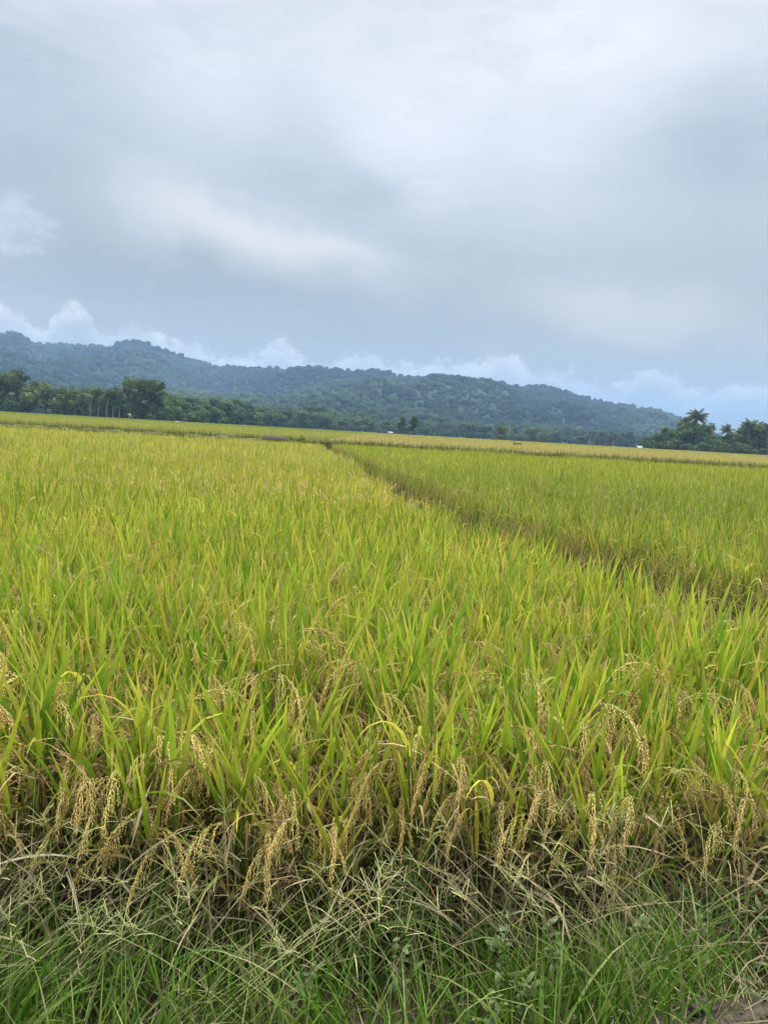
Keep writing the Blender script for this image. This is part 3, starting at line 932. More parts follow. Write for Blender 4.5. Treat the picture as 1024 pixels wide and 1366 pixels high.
rs = np.random.default_rng(23)
LAB_S = {0: 'thin pale grass stalk leaning right across the lower left verge', 1: 'thin upright green grass stalk with a spoked seed head on the verge', 2: 'thin straw coloured grass stalk leaning left across the verge'}
protos = {0: [seed_stalk(rs, R(rs.uniform(35, 52)), rs.uniform(0.5, 0.72), 0.15, LAB_S[0]) for _ in range(4)],
          1: [seed_stalk(rs, R(rs.uniform(2, 14)), rs.uniform(0.45, 0.68), rs.uniform(0, 6), LAB_S[1]) for _ in range(4)],
          2: [seed_stalk(rs, R(rs.uniform(30, 50)), rs.uniform(0.45, 0.65), 3.0, LAB_S[2]) for _ in range(4)]}
seen = set()
spots = [(0, rs.uniform(-1.35, -0.25), rs.uniform(1.5, 2.1)) for _ in range(85)] + [(1, rs.uniform(-1.1, 1.1), rs.uniform(1.55, 2.1)) for _ in range(64)] + \
        [(2, rs.uniform(-0.2, 1.3), rs.uniform(1.6, 2.12)) for _ in range(52)] + [(0, rs.uniform(-0.3, 0.8), rs.uniform(1.45, 1.85)) for _ in range(0)]
for kd, x, y in spots:
    i = int(rs.integers(0, 4)); o = protos[kd][i]
    rz = rs.normal(0, 0.35) if kd != 1 else rs.uniform(0, 6.28)
    z = float(ground_z(x, y)) - 0.01
    sc = float(rs.uniform(0.55, 1.0)) if kd == 1 else float(rs.uniform(0.7, 1.12))
    if (kd, i) in seen: dup(o, (x, y, z), rz, sc, LAB_S[kd], 'seed stalks on the verge')
    else:
        seen.add((kd, i)); o.location = (x, y, z); o.rotation_euler = (0, 0, rz); o.scale = (sc,) * 3; o['group'] = 'seed stalks on the verge'


def weed(rr, h, label):
    root = thing('weed', label, 'weed', group=None)
    n = 9; p = np.stack([np.cumsum(rr.normal(0, 0.006, n)), np.cumsum(rr.normal(0, 0.006, n)), np.linspace(0, h, n)], 1)
    obj('stem', tube(p, np.linspace(0.0028, 0.0013, n), (0.25, 0.14, 0.08), 5), M_STALK, root)
    m = 26; f = rr.uniform(0.35, 1, m); P = np.stack([np.interp(f, np.linspace(0, 1, n), p[:, k]) for k in range(3)], 1)
    P += np.stack([rr.normal(0, 0.02, m), rr.normal(0, 0.02, m), np.zeros(m)], 1) * (1.1 - f)[:, None]
    c = lerp(np.array([0.13, 0.20, 0.07]), np.array([0.26, 0.31, 0.16]), rr.random((m, 1)))
    obj('leaves', blades(P, gauss_az(m, rr), R(1) * rr.uniform(35, 80, m), R(1) * rr.uniform(5, 50, m), rr.uniform(0.022, 0.042, m), rr.uniform(0.010, 0.017, m), c * 0.9, c, 5, 0.25, rr.normal(0, 0.3, m), prof='oval'), M_GRASS, root)
    return root


for k, (px, y, h, lab) in enumerate([
        (690, 1.66, 0.17, 'low weed with pale rounded leaves at the bottom edge left of the bare soil'),
        (730, 1.68, 0.15, 'grey green weed between the bare soil and its lower pale neighbour'),
        (705, 1.86, 0.32, 'reddish stemmed weed standing taller amid the middle of the verge grass'),
        (762, 1.84, 0.26, 'slim weed with grey green leaves at its top, right of the reddish stem'),
        (945, 1.95, 0.32, 'leafy weed growing in the brown grass behind the bare soil'),
        (1005, 2.0, 0.38, 'tall leafy weed against the right edge of the verge'),
        (850, 1.95, 0.28, 'dull weed among dry straw behind the bare soil'),
        (560, 1.86, 0.26, 'single weed with a big pale leaf among green grass in the middle'),
        (450, 1.72, 0.18, 'small weed half hidden in deep green grass at the lower middle')]):
    rr = np.random.default_rng(70 + k)
    w = weed(rr, h, lab); x = (px - 512) / F * y * 1.12
    w.location = (x, y, float(ground_z(x, y)) - 0.005)

# a few clods on the bare patch
cv, ctri = ico(2)
for k, (x, y, s_, lab) in enumerate([(0.78, 1.60, 0.030, 'dark clod of earth at the left end of the bare soil patch'), (0.98, 1.62, 0.042, 'large grey clod on top of the bare soil patch'), (0.62, 1.60, 0.02, 'small dark clod among weeds beside the bare soil patch')]):
    v = cv * (1 + 0.35 * (np.random.default_rng(k).random((len(cv), 1)) - 0.5)) * [1.2, 1, 0.65] * s_
    o = obj('clod', G(v, None, ctri, np.array([0.07, 0.06, 0.05])), M_SOIL, loc=(x, y, float(ground_z(x, y)) + s_ * 0.3))
    tag(o, lab, 'clod')

cvs, cts = ico(1)
n = 420
qx = r.uniform(0.5, 1.5, n); qy = r.uniform(1.25, 1.8, n)
crumb = G(cvs * (1 + 0.5 * (np.random.default_rng(4).random((len(cvs), 1)) - 0.5)) * [1.2, 0.9, 0.7], None, cts, np.array([0.075, 0.062, 0.048]))
tag(obj('soil_crumbs', spread(crumb, np.stack([qx, qy, ground_z(qx, qy) + 0.002], 1), r.uniform(0, 6, n), 0.003 + 0.010 * r.random(n) ** 3, r.uniform(0.6, 1.7, (n, 1))), M_SOIL), 'crumbs of dry earth and gravel on the bare patch', 'gravel', kind='stuff')

# ------------------------------------------------------------------ trees
def leaf_cloud(rr, lobes, per, size, col0, col1, flat=0.5):
    """leaf clumps in the shells of several lobes; colour is the leaf's own, lighter for young leaves"""
    P, Nn, Cc = [], [], []
    for (c, rad) in lobes:
        d = rr.normal(0, 1, (per, 3)); d /= np.linalg.norm(d, axis=1)[:, None]
        k = rr.uniform(0.35, 1.0, (per, 1)) ** 0.5
        P.append(np.asarray(c) + d * k * np.asarray(rad)); Nn.append(d + rr.normal(0, flat, (per, 3)))
        a = np.clip(rr.random() * 0.6 + rr.random((per, 1)) * 0.5, 0, 1)
        Cc.append(lerp(np.asarray(col0), np.asarray(col1), a))
    P, Nn, Cc = np.concatenate(P), np.concatenate(Nn), np.concatenate(Cc)
    Nn /= np.linalg.norm(Nn, axis=1)[:, None]
    u = np.cross(Nn, rr.normal(0, 1, Nn.shape)); u /= np.linalg.norm(u, axis=1)[:, None]; w = np.cross(Nn, u)
    s_ = size * rr.uniform(0.5, 1.3, (len(P), 1))
    v = np.stack([P - u * s_, P - w * s_ * 0.6, P + u * s_, P + w * s_ * 0.6], 1).reshape(-1, 3)
    q = np.arange(len(P) * 4).reshape(-1, 4)
    return G(v, q, None, np.repeat(Cc, 4, 0))


def trunk_geo(rr, h, r0, col, limbs, top):
    n = 7; p = np.stack([np.cumsum(rr.normal(0, h * 0.012, n)), np.cumsum(rr.normal(0, h * 0.012, n)), np.linspace(-0.3, h, n)], 1)
    gs = [tube(p, np.linspace(r0, r0 * 0.4, n), np.asarray(col), 7)]
    for (c, rad) in limbs:
        a = p[rr.integers(n // 2, n - 1)]; b = np.asarray(c, float)
        m = a * 0.45 + b * 0.55 + np.array([0, 0, -0.06 * h])
        gs.append(tube(np.stack([a, m, b]), np.array([r0 * 0.45, r0 * 0.28, r0 * 0.1]), np.asarray(col), 5))
    return join(gs)


def tree_proto(kind, seed):
    """a tree 1 unit = 1 m, about 10 m tall"""
    rr = np.random.default_rng(seed)
    name = {'round': 'broadleaf_tree', 'tall': 'slender_tree', 'bamboo': 'bamboo_clump', 'layer': 'layered_tree', 'bush': 'bush'}[kind]
    if kind == 'round':
        lob = [(np.array([rr.normal(0, 1.7), rr.normal(0, 1.7), rr.uniform(4.0, 8.2)]), np.array([1.9, 1.9, 1.5]) * rr.uniform(0.7, 1.15)) for _ in range(11)]
        c0, c1, size, per, th, tr, tc_ = (0.035, 0.075, 0.026), (0.125, 0.185, 0.055), 0.42, 190, 6.5, 0.30, (0.16, 0.13, 0.10)
        lob += [(np.array([rr.normal(0, 2.1), rr.normal(0, 2.1), rr.uniform(1.4, 3.5)]), np.array([1.7, 1.7, 1.4])) for _ in range(5)]
    elif kind == 'tall':
        lob = [(np.array([rr.normal(0, 1.0), rr.normal(0, 1.0), rr.uniform(5.2, 9.4)]), np.array([1.4, 1.4, 1.1]) * rr.uniform(0.6, 1.1)) for _ in range(9)]
        c0, c1, size, per, th, tr, tc_ = (0.045, 0.09, 0.032), (0.15, 0.21, 0.08), 0.36, 150, 8.0, 0.20, (0.34, 0.31, 0.26)
    elif kind == 'bamboo':
        lob = []
        for _ in range(16):
            a = rr.uniform(0, 6.28); rad = rr.uniform(0.3, 3.2)
            lob.append((np.array([math.cos(a) * rad, math.sin(a) * rad, rr.uniform(2.0, 9.2 - rad * 0.9)]), np.array([1.3, 1.3, 1.5])))
        c0, c1, size, per, th, tr, tc_ = (0.055, 0.10, 0.03), (0.17, 0.22, 0.06), 0.34, 170, 6.0, 0.15, (0.20, 0.22, 0.10)
    elif kind == 'layer':
        lob = []
        for k in range(12):
            z = 3.2 + 6.2 * k / 11; rad = (10.2 - z) * 0.30 + 0.35
            a = rr.uniform(0, 6.28)
            lob.append((np.array([math.cos(a) * rad * 0.8, math.sin(a) * rad * 0.8, z]), np.array([1.25 + rad * 0.3, 1.25 + rad * 0.3, 0.55])))
        c0, c1, size, per, th, tr, tc_ = (0.026, 0.055, 0.022), (0.075, 0.115, 0.04), 0.33, 130, 9.0, 0.24, (0.14, 0.12, 0.10)
    else:
        lob = [(np.array([rr.normal(0, 2.2), rr.normal(0, 1.6), rr.uniform(0.8, 3.2)]), np.array([1.7, 1.5, 1.3]) * rr.uniform(0.7, 1.1)) for _ in range(9)]
        c0, c1, size, per, th, tr, tc_ = (0.032, 0.066, 0.024), (0.10, 0.145, 0.045), 0.36, 130, 2.0, 0.14, (0.15, 0.13, 0.09)
    root = thing(name, '', 'tree' if kind not in ('bush', 'bamboo') else {'bush': 'bush', 'bamboo': 'bamboo'}[kind], loc=(0, 0, 0))
    obj('trunk' if kind not in ('bush', 'bamboo') else 'stems', trunk_geo(rr, th, tr, tc_, lob[:6], 0), M_BARK, root)
    obj('crown', leaf_cloud(rr, lob, per, size, c0, c1), M_CROWN, root)
    return root


def palm_proto(seed):
    rr = np.random.default_rng(seed)
    root = thing('coconut_palm', '', 'palm tree')
    n = 10; s = np.linspace(0, 1, n); bx_ = rr.normal(0, 0.8)
    p = np.stack([bx_ * s ** 1.6, rr.normal(0, 0.5) * s ** 1.6, -0.3 + 8.6 * s], 1)
    obj('trunk', tube(p, np.linspace(0.26, 0.15, n), (0.22, 0.20, 0.17), 8), M_BARK, root)
    top = p[-1]; gs = []
    m = 26
    for k in range(m):
        a = k * 2.4 + rr.normal(0, 0.2); ln = rr.uniform(2.6, 3.5)
        le = R(12 + 95 * (k / m) + rr.normal(0, 8)); be = R(rr.uniform(45, 80))
        q = 14; u = np.linspace(0, 1, q); th = le + be * u ** 1.3
        pp = np.cumsum(np.stack([np.sin(th) * math.cos(a), np.sin(th) * math.sin(a), np.cos(th)], 1) * ln / q, 0) + top
        c = lerp(np.array([0.035, 0.065, 0.022]), np.array([0.10, 0.13, 0.045]), rr.random())
        gs.append(tube(pp, np.linspace(0.05, 0.015, q), c * 1.3, 4))
        for side in (-1, 1):
            w = np.array([-math.sin(a), math.cos(a), 0]) * side
            base = pp[1:]; L = 1.15 * np.sin(np.pi * np.clip(u[1:] * 0.9 + 0.12, 0, 1)) ** 0.6
            d = w[None] * 0.8 + np.gradient(pp, axis=0)[1:] / np.linalg.norm(np.gradient(pp, axis=0)[1:], axis=1)[:, None] * 0.45 + np.array([0, 0, -0.55])
            d /= np.linalg.norm(d, axis=1)[:, None]
            tip = base + d * L[:, None]
            along = np.gradient(pp, axis=0)[1:] * 0.55
            v = np.stack([base - along, base + along, tip], 1).reshape(-1, 3)
            gs.append(G(v, None, np.arange(len(v)).reshape(-1, 3), c))
    obj('crown', join(gs), M_CROWN, root)
    nuts = [G(cv * 0.16 + top + [math.cos(k) * 0.3, math.sin(k) * 0.3, -0.25 - 0.1 * (k % 2)], None, ctri, np.array([0.12, 0.13, 0.05])) for k in range(6)]
    obj('coconuts', join(nuts), M_BARK, root)
    return root


TREES = {k: [tree_proto(k, 500 + 10 * i + j) for j in range(3)] for i, k in enumerate(('round', 'tall', 'bamboo', 'layer', 'bush'))}
TREES['palm'] = [palm_proto(600 + j) for j in range(3)]
NATIVE = {'round': 8.5, 'tall': 9.1, 'bamboo': 9.2, 'layer': 9.6, 'bush': 3.8, 'palm': 9.9}
first = {}


def plant(kind, px, top_y, depth, label, group=None, wide=1.0):
    x, y = place(px, depth)
    z = float(ground_z(np.array([x]), np.array([y]))[0]) if depth < 650 else 0.14
    h = (height_of(px, top_y, depth) - z) / NATIVE[kind]
    j = int(rng.integers(0, 3)); o = TREES[kind][j]
    rz = float(rng.uniform(0, 6.28)); sc = (h * wide, h * wide, h)
    if (kind, j) not in first:
        first[(kind, j)] = o
        o.location = (x, y, z); o.rotation_euler = (0, 0, rz); o.scale = sc; o['label'] = label
        if group: o['group'] = group
        return o
    o = dup(o, (x, y, z), rz, sc, label)
    if group: o['group'] = group
    elif 'group' in o: del o['group']
    return o


# left stand, in front
LG = 'trees of the left stand'
plant('round', -14, 500, 302, 'dark broad tree cut by the left edge of the picture')
plant('round', 6, 503, 306, 'dark round tree at the far left beside the tallest one', wide=1.05)
plant('layer', 26, 495, 316, 'tallest dark tree near the left edge, its crown uneven', wide=1.1)
plant('bush', 16, 532, 294, 'green bush under the tall dark tree at the far left')
plant('round', 44, 512, 308, 'dark tree between the tallest left tree and the bamboo')
plant('bamboo', 62, 504, 298, 'big pale green bamboo clump arching over the field edge', wide=1.45)
plant('bamboo', 82, 512, 300, 'smaller bamboo clump on the right flank of the big one', wide=1.2)
for px in range(88, 262, 6):
    plant('bush', px, horizon(px) - rng.uniform(10, 17), 322 + rng.uniform(-4, 10), 'low green bush in the shade beneath the left stand', LG, wide=1.3)
for (px, ty_) in [(101, 521), (111, 523), (120, 520), (131, 518), (141, 522), (151, 523), (160, 520)]:
    plant('tall', px, ty_, 300 + (px % 7), 'slender tree with a bare pale trunk in the left stand', LG)
plant('round', 108, 520, 318, 'dark tree filling the gap behind the slender trunks, right of the bamboo', wide=1.25)
plant('round', 142, 521, 320, 'dark tree behind the slender trunks, left of the yellow roofed house', wide=1.3)
plant('layer', 172, 513, 322, 'dark thin topped tree left of the yellow roofed house')
plant('round', 197, 511, 306, 'dark rounded tree just right of the yellow roofed house', wide=1.15)
plant('tall', 182, 526, 302, 'short slender tree below the yellow roof')
plant('round', 213, 522, 312, 'bushy tree sloping down right of the dark rounded tree', wide=1.1)
plant('bamboo', 222, 529, 306, 'yellow green clump at the right end of the left stand', wide=1.2)
plant('bush', 205, 545, 300, 'low bush at the foot of the dark rounded tree')
plant('round', 240, 530, 330, 'soft green tree where the left stand drops away')
plant('bush', 250, 548, 318, 'low green bush where the left stand ends')
for px in range(-230, -24, 13):
    plant('round', px + rng.uniform(-3, 3), horizon(px) - rng.uniform(34, 52), 300 + rng.uniform(-8, 20), 'broad tree outside the left edge of the picture', 'trees beyond the left edge', wide=1.2)
for px in range(1060, 1260, 16):
    plant('round', px + rng.uniform(-3, 3), horizon(px) - rng.uniform(24, 36), 325 + rng.uniform(-8, 14), 'broad tree outside the right edge of the picture', 'trees beyond the right edge', wide=1.2)
# the line recedes under the hills
RG = 'trees of the receding line'
for px in range(255, 500, 7):
    f = (px - 255) / 245
    d = 350 + 260 * f + rng.uniform(-15, 25)
    kd = rng.choice(['round', 'round', 'tall', 'bamboo', 'layer', 'bush'], p=[.28, .2, .2, .12, .1, .1])
    top_ = horizon(px) - (24 - 9 * f) * rng.uniform(0.6, 1.15) * (0.6 if kd == 'bush' else 1)
    plant(kd, px + rng.uniform(-3, 3), top_, d, {'round': 'round green tree in the tree line left of the two lone trees', 'tall': 'thin trunked tree in the tree line left of the two lone trees', 'bamboo': 'pale clump in the tree line left of the two lone trees',
          'layer': 'dark pointed tree in the tree line left of the two lone trees', 'bush': 'low bush at the foot of the tree line left of the two lone trees'}[kd], RG, wide=1.25)
    if px % 2:
        plant('round', px + rng.uniform(-4, 4), top_ - rng.uniform(5, 10), d + 70, 'taller hazy tree standing behind the tree line left of the two lone trees', RG, wide=1.15)
FG = 'trees of the far line'
for px in range(500, 880, 7):
    d = 640 + rng.uniform(-40, 60)
    kd = rng.choice(['round', 'tall', 'bush', 'layer', 'palm'], p=[.42, .18, .2, .12, .08])
    top_ = horizon(px) - 15 * rng.uniform(0.55, 1.3) * (0.6 if kd == 'bush' else 1)
    plant(kd, px + rng.uniform(-3, 3), top_, d, {'round': 'small round tree in the far line right of the two lone trees', 'tall': 'small thin tree in the far line right of the two lone trees', 'bush': 'bush at the foot of the far line right of the two lone trees',
          'layer': 'small dark tree in the far line right of the two lone trees', 'palm': 'tiny palm in the far line right of the two lone trees'}[kd], FG, wide=1.35)
# lone trees at the field edge
plant('layer', 536, 557, 330, 'left one of the two dark trees standing close together in mid field', wide=1.0)
plant('layer', 551, 556, 336, 'right one of the two dark trees standing close together in mid field', wide=1.0)
plant('round', 668, 570, 330, 'lone rounded tree above the dark field hut', wide=0.95)
plant('bush', 697, 584, 340, 'dark bush right of the lone rounded tree')
# right stand with palms
plant('palm', 927, 549, 322, 'tallest coconut palm in the right stand, its crown against the sky')
plant('palm', 911, 559, 332, 'coconut palm just left of the tallest palm')
plant('palm', 884, 571, 318, 'coconut palm at the left end of the right stand')
plant('palm', 941, 572, 326, 'low coconut palm just right of the tallest palm')
plant('palm', 966, 568, 326, 'coconut palm standing alone between the two tall palm groups')
plant('palm', 995, 561, 320, 'tall coconut palm near the right edge, leaves spread wide')
plant('palm', 1007, 565, 326, 'coconut palm leaning in right of the tall one near the right edge')
plant('palm', 1022, 566, 318, 'coconut palm cut by the right edge of the picture')
SG = 'trees of the right stand'
for (px, ty_, kd, d) in [(872, 585, 'round', 325), (880, 579, 'round', 322), (888, 576, 'round', 330), (898, 574, 'round', 324), (906, 572, 'tall', 326), (911, 568, 'round', 333), (918, 567, 'round', 330), (925, 571, 'round', 322), (933, 574, 'round', 334), (943, 580, 'round', 322),
                         (952, 582, 'round', 330), (962, 584, 'bamboo', 326), (970, 581, 'round', 334), (977, 581, 'round', 328), (986, 580, 'round', 324), (995, 575, 'round', 334), (1003, 573, 'round', 330), (1010, 574, 'tall', 322), (1016, 570, 'round', 326), (1030, 577, 'round', 330), (1045, 580, 'round', 330)]:
    plant(kd, px, ty_, d, {'round': 'dense dark tree under the palms of the right stand', 'tall': 'slender tree under the palms of the right stand', 'bamboo': 'pale clump under the palms of the right stand'}[kd], SG, wide=1.25)
for px in (880, 893, 922, 944, 958, 972, 990, 1012):
    plant('bush', px, horizon(px) - rng.uniform(8, 13), 312, 'low bush at the foot of the right stand', SG, wide=1.1)
# prototypes that were never planted would stay at the origin
for kd in TREES:
    for j, o in enumerate(TREES[kd]):
        if (kd, j) not in first:
            for c in list(o.children): bpy.data.objects.remove(c)
            bpy.data.objects.remove(o)

# ------------------------------------------------------------------ small buildings and things in the fields
def gable(name, label, cat, px, depth, z0, w, dp, wall_h, roof_h, wall_c, roof_c, rz=0.0, door=True):
    x, y = place(px, depth)
    t_ = thing(name, label, cat, (x, y, z0), rz)
    obj('wall', join([box(0, -dp / 2, wall_h / 2, w, 0.15, wall_h, wall_c), box(0, dp / 2, wall_h / 2, w, 0.15, wall_h, wall_c),
                      box(-w / 2 + 0.07, 0, wall_h / 2, 0.15, dp - 0.16, wall_h, wall_c), box(w / 2 - 0.07, 0, wall_h / 2, 0.15, dp - 0.16, wall_h, wall_c)]), M_PAINT, t_)
    o_ = 0.35
    v = []; q = []
    for k, (xx_, th_) in enumerate(((-w / 2 - o_, 0), (w / 2 + o_, 0))):
        v += [[xx_, -dp / 2 - o_, wall_h - 0.1], [xx_, 0, wall_h + roof_h], [xx_, dp / 2 + o_, wall_h - 0.1], [xx_, -dp / 2 - o_, wall_h + 0.0], [xx_, 0, wall_h + roof_h + 0.12], [xx_, dp / 2 + o_, wall_h + 0.0]]
    q = [[0, 6, 7, 1], [1, 7, 8, 2], [3, 4, 10, 9], [4, 5, 11, 10], [0, 3, 9, 6], [2, 8, 11, 5], [0, 1, 4, 3], [1, 2, 5, 4], [6, 9, 10, 7], [7, 10, 11, 8]]
    obj('roof', G(v, q, None, np.array(roof_c)), M_METAL, t_)
    if door:
        obj('door', box(w * 0.15, -dp / 2 - 0.09, wall_h * 0.4, min(0.9, w * 0.3), 0.05, wall_h * 0.8, (0.12, 0.10, 0.08)), M_WOOD, t_)
        obj('window', box(-w * 0.25, -dp / 2 - 0.09, wall_h * 0.6, w * 0.2, 0.05, wall_h * 0.3, (0.05, 0.06, 0.07)), M_PAINT, t_)
    return t_


gable('house', 'house whose pale yellow roof shows above the left trees', 'house', 180, 345, 0.14, 6.5, 6, height_of(180, 523, 345) - 0.4, 1.9, (0.26, 0.23, 0.17), (0.42, 0.32, 0.14), 0.25)
gable('house', 'pale walled house half hidden among trunks at the left field edge', 'house', 179, 312, 0.14, 3.4, 3, 2.2, 0.7, (0.60, 0.56, 0.52), (0.30, 0.27, 0.25), 0.1)
gable('shed', 'small white shed left of the two lone trees', 'shed', 520.5, 322, 0.6, 1.5, 1.4, 0.85, 0.2, (0.62, 0.62, 0.62), (0.42, 0.43, 0.45), 0.0, door=False)
gable('hut', 'small hut with a bright metal roof left of the right stand of palms', 'hut', 852, 305, 0.25, 1.7, 1.6, 0.75, 0.65, (0.30, 0.28, 0.25), (0.30, 0.33, 0.36), 0.15, door=False)
gable('shelter', 'low pale shelter in the far left rice in front of the trees', 'shelter', 237, 205, 0.5, 1.1, 0.9, 0.55, 0.22, (0.14, 0.14, 0.13), (0.11, 0.11, 0.105), 0.2, door=False)
# open hut under the lone tree
x, y = place(668, 322)
t_ = thing('field_hut', 'dark open field hut on posts under the lone rounded tree', 'hut', (x, y, 0.14))
for (sx, sy) in ((-1.2, -0.8), (1.2, -0.8), (-1.2, 0.8), (1.2, 0.8)):
    obj('post', box(sx, sy, 1.0, 0.14, 0.14, 2.0, (0.13, 0.10, 0.08)), M_WOOD, t_)
obj('deck', box(0, 0, 1.05, 2.2, 1.4, 0.12, (0.16, 0.12, 0.09)), M_WOOD, t_)
v = [[-1.6, -1.2, 1.95], [1.6, -1.2, 1.95], [1.6, 1.2, 1.95], [-1.6, 1.2, 1.95], [-0.7, 0, 2.75], [0.7, 0, 2.75]]
obj('roof', G(v, [[0, 1, 5, 4], [2, 3, 4, 5], [3, 2, 1, 0]], [[1, 2, 5], [3, 0, 4]], np.array([0.06, 0.05, 0.045])), M_WOOD, t_)
# wooden frame with two poles
x, y = place(690, 92)
t_ = thing('wooden_frame', 'dark wooden bench frame with two thin poles in the golden rice', 'frame', (x, y, 0.14))
obj('pole', tube([[-0.42, 0, -0.1], [-0.42, 0, 1.52]], 0.035, (0.05, 0.04, 0.035), 6), M_WOOD, t_)
obj('pole', tube([[0.40, 0, -0.1], [0.42, 0, 1.55]], 0.018, (0.09, 0.08, 0.07), 6), M_WOOD, t_)
obj('bench', join([box(0.05, 0, 0.98, 0.95, 0.4, 0.12, (0.055, 0.04, 0.03)), box(-0.3, 0, 0.45, 0.07, 0.35, 0.94, (0.05, 0.04, 0.03)), box(0.45, 0, 0.45, 0.07, 0.35, 0.94, (0.05, 0.04, 0.03))]), M_WOOD, t_)
# dark heap and a shrub at the crossing of the dykes
x, y = place(367, 38.6)
rr = np.random.default_rng(5)
v = cv * [0.75, 0.3, 0.20] * (1 + 0.4 * (rr.random((len(cv), 1)) - 0.5))
tag(obj('straw_heap', G(v, None, ctri, np.array([0.075, 0.070, 0.072])), M_SOIL, loc=(x, y, 0.94)), 'low dark grey heap lying on the far dyke near the field corner', 'heap')
x, y = place(399, 39.2)
t_ = thing('shrub', 'small green shrub on the dyke corner right of the dark heap', 'shrub', (x, y, 0.5))
obj('stems', trunk_geo(rr, 0.4, 0.02, (0.15, 0.12, 0.08), [], 0), M_BARK, t_)
obj('foliage', leaf_cloud(rr, [(np.array([rr.normal(0, 0.18), rr.normal(0, 0.15), rr.uniform(0.25, 0.6)]), np.array([0.18, 0.18, 0.13])) for _ in range(8)], 60, 0.045, (0.08, 0.14, 0.03), (0.17, 0.24, 0.06)), M_CROWN, t_)
# a bird far off
d = direction(45.5, 435.5); P = Vector((0, 0, CAM_Z)) + d * 220
t_ = thing('bird', 'tiny dark bird gliding above the left hills', 'bird', P, 0.5)
bv = cv * [0.10, 0.32, 0.09]
obj('body', G(bv, None, ctri, np.array([0.03, 0.03, 0.03])), M_BARK, t_)
for sgn in (-1, 1):
    v = np.array([[0.05, 0.12, 0.03], [0.05, -0.10, 0.03], [0.4, -0.02, 0.16], [0.4, 0.12, 0.16], [0.75, -0.06, 0.05]]) * [sgn, 1, 1]
    v = np.concatenate([v, v + [0, 0, 0.02]])
    obj('wing', G(v, [[0, 1, 2, 3], [5, 8, 7, 6], [0, 5, 6, 1], [3, 2, 7, 8]], [[3, 2, 4], [8, 9, 7]], np.array([0.03, 0.03, 0.03])), M_BARK, t_)

# ------------------------------------------------------------------ hills
ridge = [(-420, 500), (-300, 470), (-200, 462), (-100, 455), (-40, 448), (0, 443), (15, 440), (40, 452), (60, 459), (90, 457), (110, 461), (150, 461), (165, 454), (185, 452), (205, 461), (230, 471), (260, 479), (290, 489), (320, 488),
         (350, 490), (380, 493), (400, 489), (420, 494), (440, 499), (470, 498), (500, 495), (512, 494), (530, 501), (560, 503), (580, 501), (600, 504), (640, 508), (670, 511), (700, 516), (730, 517), (750, 521), (780, 531),
         (800, 536), (830, 541), (850, 546), (880, 552), (905, 559), (930, 570), (950, 579), (980, 592), (1010, 604), (1400, 640)]
RA = np.array([azel(a, b)[0] for a, b in ridge]); RE = np.array([azel(a, b)[1] for a, b in ridge])
R_FOOT, R_TOP = 720.0, 2150.0
TREE_H = 7.0


def hill_h(a, rr_):
    e = np.interp(a, RA, RE)
    rt = R_TOP - 250 * np.sin(np.radians(a) * 7 + 1)
    Ht = np.maximum(rt * np.tan(np.radians(e)) + CAM_Z - TREE_H * 0.8, 0)
    u = (rr_ - R_FOOT) / (rt - R_FOOT)
    up = np.clip(u, 0, 1) ** 1.45
    dn = np.clip(1 - (u - 1) * 1.2, 0.15, 1)
    x, y = rr_ * np.sin(np.radians(a)), rr_ * np.cos(np.radians(a))
    gully = (fbm(x / 330 + 20, y / 520 + 20, 4) - 0.5)
    spur = (fbm(x / 150 + 60, y / 300 + 60, 3) - 0.5)
    k = np.clip(u, 0, 1) * np.clip((1 - u) / 0.35, 0, 1)
    return Ht * np.where(u <= 1, up, dn) + k * (gully * 1.7 + spur * 0.8) * np.minimum(Ht, 160)


aa = np.linspace(-42, 33, 300); rad_ = np.concatenate([np.linspace(600, 2500, 110), np.linspace(2550, 3200, 8)])
A_, R_ = np.meshgrid(aa, rad_)
Hh = hill_h(A_, R_)
v = np.stack([R_ * np.sin(np.radians(A_)), R_ * np.cos(np.radians(A_)), Hh + 0.16 * (R_ > 650) - 0.3 * (R_ <= 650)], -1).reshape(-1, 3)
nx = len(aa); i = np.arange(len(rad_) - 1)[:, None] * nx + np.arange(nx - 1)[None]
q = np.stack([i, i + 1, i + nx + 1, i + nx], -1).reshape(-1, 4)
hc = lerp(np.array([0.022, 0.042, 0.019]), np.array([0.06, 0.085, 0.033]), np.clip((fbm(v[:, 0:1] / 160, v[:, 1:2] / 160, 4) - 0.35) * 2.2, 0, 1))
tag(obj('hills', G(v, q, None, hc), M_HILL, smooth_=True), 'long forested ridge falling away to the right behind the fields', 'hills', kind='structure')
# far low hill at the right
fa = np.linspace(14, 40, 60); fr = np.linspace(3600, 5000, 14)
A2, R2 = np.meshgrid(fa, fr)
pk = np.interp(A2, [14, 20, 22.0, 24, 25.5, 27, 40], [0, 0.3, 1.15, 0.95, 0.7, 0.55, 0.3])
H2 = 4300 * np.tan(np.radians(pk)) * np.clip(1 - ((R2 - 4300) / 700) ** 2, 0, 1) + (fbm(A2 * 3, R2 / 300, 3) - 0.5) * 20 * pk
v2 = np.stack([R2 * np.sin(np.radians(A2)), R2 * np.cos(np.radians(A2)), H2 - 2], -1).reshape(-1, 3)
nx = len(fa); i = np.arange(len(fr) - 1)[:, None] * nx + np.arange(nx - 1)[None]
tag(obj('hills', G(v2, np.stack([i, i + 1, i + nx + 1, i + nx], -1).reshape(-1, 4), None, np.array([0.05, 0.08, 0.03])), M_HILL, smooth_=True), 'distant blue low hills behind the palms at the right', 'hills', kind='structure')

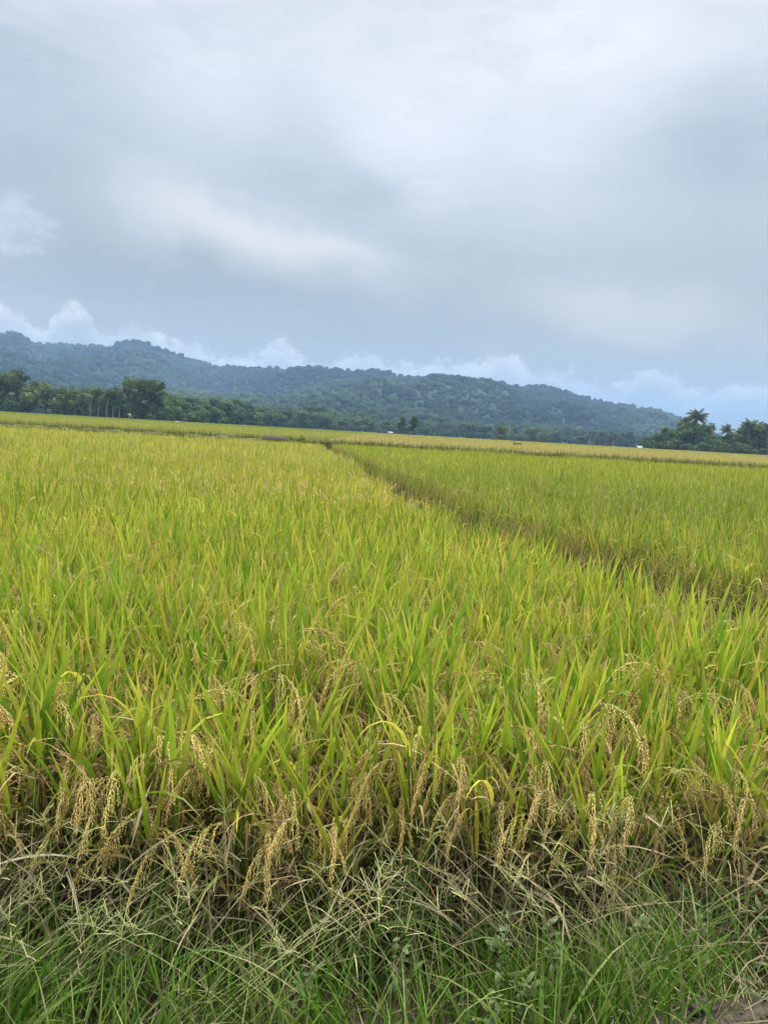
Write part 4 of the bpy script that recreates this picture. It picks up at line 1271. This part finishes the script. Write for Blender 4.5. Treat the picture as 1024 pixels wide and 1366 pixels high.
# the forest that covers the ridge: crowns merged into one mass
bv, bt = ico(1)
rf = np.random.default_rng(9)
blobs = []
for k in range(9):
    qr = Matrix.Rotation(rf.uniform(0, 6.28), 3, Vector(rf.normal(0, 1, 3)).normalized())
    vv = (bv @ np.array(qr).T) * (1 + 0.42 * (rf.random((len(bv), 1)) - 0.5)) * [1, 1, rf.uniform(0.7, 1.0)]
    vv[:, 2] = np.where(vv[:, 2] > 0.55, 0.55 + (vv[:, 2] - 0.55) * 0.55, vv[:, 2])
    cc = np.ones((len(bv), 3)) * (0.85 + 0.3 * rf.random((len(bv), 1)))
    blobs.append(G(vv, None, bt, cc))
n = 48000
ta = rf.uniform(-36, 30, n); tr_ = np.sqrt(rf.uniform(700 ** 2, 2500 ** 2, n))
hh = hill_h(ta, tr_)
x, y = tr_ * np.sin(np.radians(ta)), tr_ * np.cos(np.radians(ta))
open_ = fbm(x / 130 + 7, y / 190 + 7, 4)
keep = ((open_ < 0.66) | (rf.random(n) < 0.5)) & ((hh > 0.8) | (rf.random(n) < 0.6))
ta, tr_, hh, x, y = ta[keep], tr_[keep], hh[keep], x[keep], y[keep]; n = len(x)
rad_t = rf.uniform(2.4, 5.6, n) * np.where(rf.random(n) < 0.12, 1.8, 1)
young = 0.55 * fbm(x / 260 + 3, y / 330 + 3, 3) + 0.45 * fbm(x / 60 + 9, y / 90 + 3, 3)
fcol = lerp(np.array([0.012, 0.024, 0.015]), np.array([0.055, 0.085, 0.038]), np.clip((young - 0.36) * 2.6 + rf.normal(0, 0.13, n), 0, 1)[:, None])
crest = (np.abs(tr_ / (R_TOP - 250 * np.sin(np.radians(ta) * 7 + 1)) - 1) < 0.05) & (rf.random(n) < 0.30)
wh = rf.integers(0, 9, n); tall = np.where(crest, rf.uniform(1.0, 1.7, n), rf.uniform(0.8, 1.35, n)); rad_t = np.where(crest, rad_t * 1.1, rad_t)
gs = []
for k in range(9):
    m = wh == k
    gs.append(spread(blobs[k], np.stack([x, y, hh + rad_t * 0.55], 1)[m], rf.uniform(0, 6.28, m.sum()), rad_t[m], fcol[m], tall[m]))
tag(obj('forest', join(gs), M_FOREST, smooth_=True), 'mixed forest covering the long ridge behind the fields', 'forest', kind='stuff')

# ------------------------------------------------------------------ haze
hz = bpy.data.materials.new('haze')
hz.use_nodes = True
t = hz.node_tree
t.nodes.remove(t.nodes['Principled BSDF'])
pv = t.nodes.new('ShaderNodeVolumePrincipled')
pv.inputs['Color'].default_value = (0.40, 0.63, 1.0, 1)
pv.inputs['Density'].default_value = 0.00021
pv.inputs['Anisotropy'].default_value = 0.0
t.links.new(pv.outputs[0], t.nodes['Material Output'].inputs['Volume'])
hb = box(0, 2540, 169, 8000, 5880, 342, (1, 1, 1))
tag(obj('haze', hb, hz), 'pale blue haze over the plain and the ridge', 'haze', kind='stuff')
